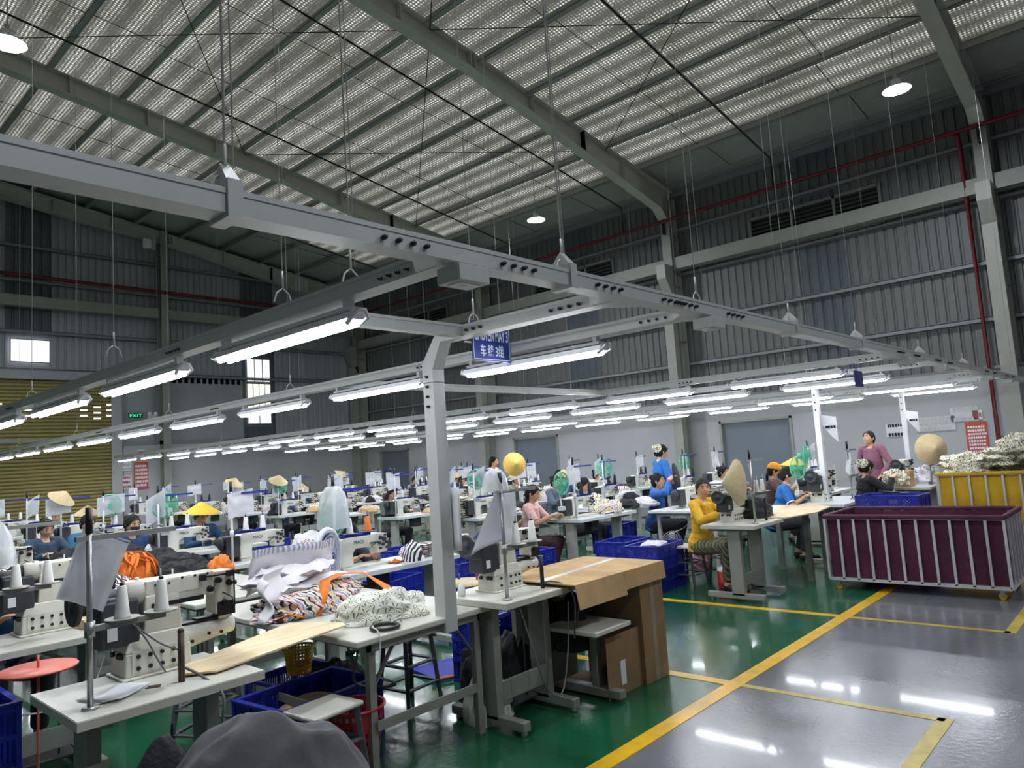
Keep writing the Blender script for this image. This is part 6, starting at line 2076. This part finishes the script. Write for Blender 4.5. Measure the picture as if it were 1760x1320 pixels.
person((11.75, 9.5, 0), FS - .2, 'person in blue with a pale pointed straw hat and a mask', shirt=('2a5276', 0), conical=HAT, mask='b8b0a8', near=False, tilt=.2)
person((12.6, 9.3, 0), FS + .3, 'person in bright yellow with a white mask near the side wall', shirt=('dcdc3c', 0), mask='e8ecee', pants='d8d0b0', near=False, tilt=.1, hair='bun')
person((11.1, 10.9, 0), FS + .35, 'person standing in a pale patterned top near the middle door', 'stand', shirt=('d6d2c2', 0), sleeve=.9, near=False, hands=[(-.2, .2, 1.0), (.2, .2, 1.0)], hair='long')
person((12.3, 11.35, 0), FS, 'person with a patterned hat beside the hanging yellow straw hat', shirt=('8a8470', 0), conical=HAT, near=False)
person((6.85, 6.95, 0), FS + .1, 'person in navy bending low over the table right of the drop post', shirt=('27435c', 0), pants='16181e', sleeve=.45, hands=[(-.42, .42, .82), (.3, .5, .9)], bend=.55, tilt=.6, hair='low', female=False, near=True)
person((4.35, 9.85, 0), FS + .1, 'person in a yellow pointed hat at the far left of the second row', shirt=('24466a', 0), conical=YHAT, tilt=.3, near=False, sleeve=.9)
person((3.32, 9.45, 0), FS + .25, 'person in navy with a dark mask behind the blue tray at the left', shirt=('27446e', 0), mask='3a2a30', near=False, hair='bun', tilt=.1)
person((3.3, 10.95, 0), FS + .2, 'person in teal without a mask left of the masked person', shirt=('2a6a8c', 0), near=False, hair='low', tilt=.15)
person((2.75, 10.7, 0), FS + .2, 'person with dark hair leaning behind a hanging sheet at the far left', shirt=('33485c', 0), near=False, tilt=.35)
person((1.3, 5.9, 0), FS, 'person in blue bending behind the clear hood at the left edge', shirt=('24507e', 0), near=False, tilt=.6, bend=.35, hair='low')
person((3.95, 6.1, 0), FS, 'person behind the machine left of the drop post, hands at the needle', shirt=('30343c', 0), near=False, hands=[(-.1, .58, .84), (.12, .6, .84)], bend=.4, tilt=.7, hair='bun')
# people of the far rows, mostly hidden by their machines
far = []
for (x0, y0, pt, kk) in ((3.33, 5.0, 1.75, (4, 5)), (7.42, 5.72, 1.85, (2, 4, 5, 7)), (9.65, 5.0, 1.85, (3, 5, 6)), (11.55, 4.6, 1.85, (4, 6)), (13.45, 3.1, 1.85, (4, 6, 7))):
    for q_ in kk:
        far.append((x0 + .62, y0 + pt * q_ + 1.02, ('8a4a4a', '4a6a8a', '7a7a6a', '33506a', '9a8a6a', '4a5a4a', '6a4a5a', '3a5a7a')[(q_ * 3 + int(x0)) % 8]))
for k, (x, y, c) in enumerate(far):
    person((x, y, 0), FS + random.uniform(-.2, .2), 'far seated person half hidden by a machine, %s counting from the shutter side' % ORD[k % 16], shirt=(c, 0), near=False, tilt=.3, conical=HAT if k % 4 == 0 else None, hair=('bun', 'low')[k % 2])
# hats and fans hung on the far stands
hat((9.0, 8.25, 1.52), (1.5, 0, -.55), 'yellowish straw hat facing the camera, hung on a stand near the middle door', GHAT, .95)
for k, (x0, y0) in enumerate(((7.42, 5.72 + 1.85 * 4), (7.42, 5.72 + 1.85 * 5), (3.33, 5.0 + 1.75 * 4), (9.65, 5.0 + 1.85 * 5))):
    hat((x0 + .02, y0 + .06, 1.47), (.5, .2 * k, 0), 'pale straw hat hung on a far thread stand, %s from the right' % ORD[k], s=.9)
for k, (x0, y0) in enumerate(((.9 + .06, 6.45), (3.33, 8.5), (7.42, 7.57), (9.65, 6.85), (11.55, 6.45), (7.42, 13.12), (3.33, 10.25), (13.45, 4.95))):
    FANG.put((x0 + .10, y0 + .10, 1.36), random.uniform(-.6, .6), 'green clip fan, %s of the far fans counted from the left edge' % ORD[k], near=k < 3)
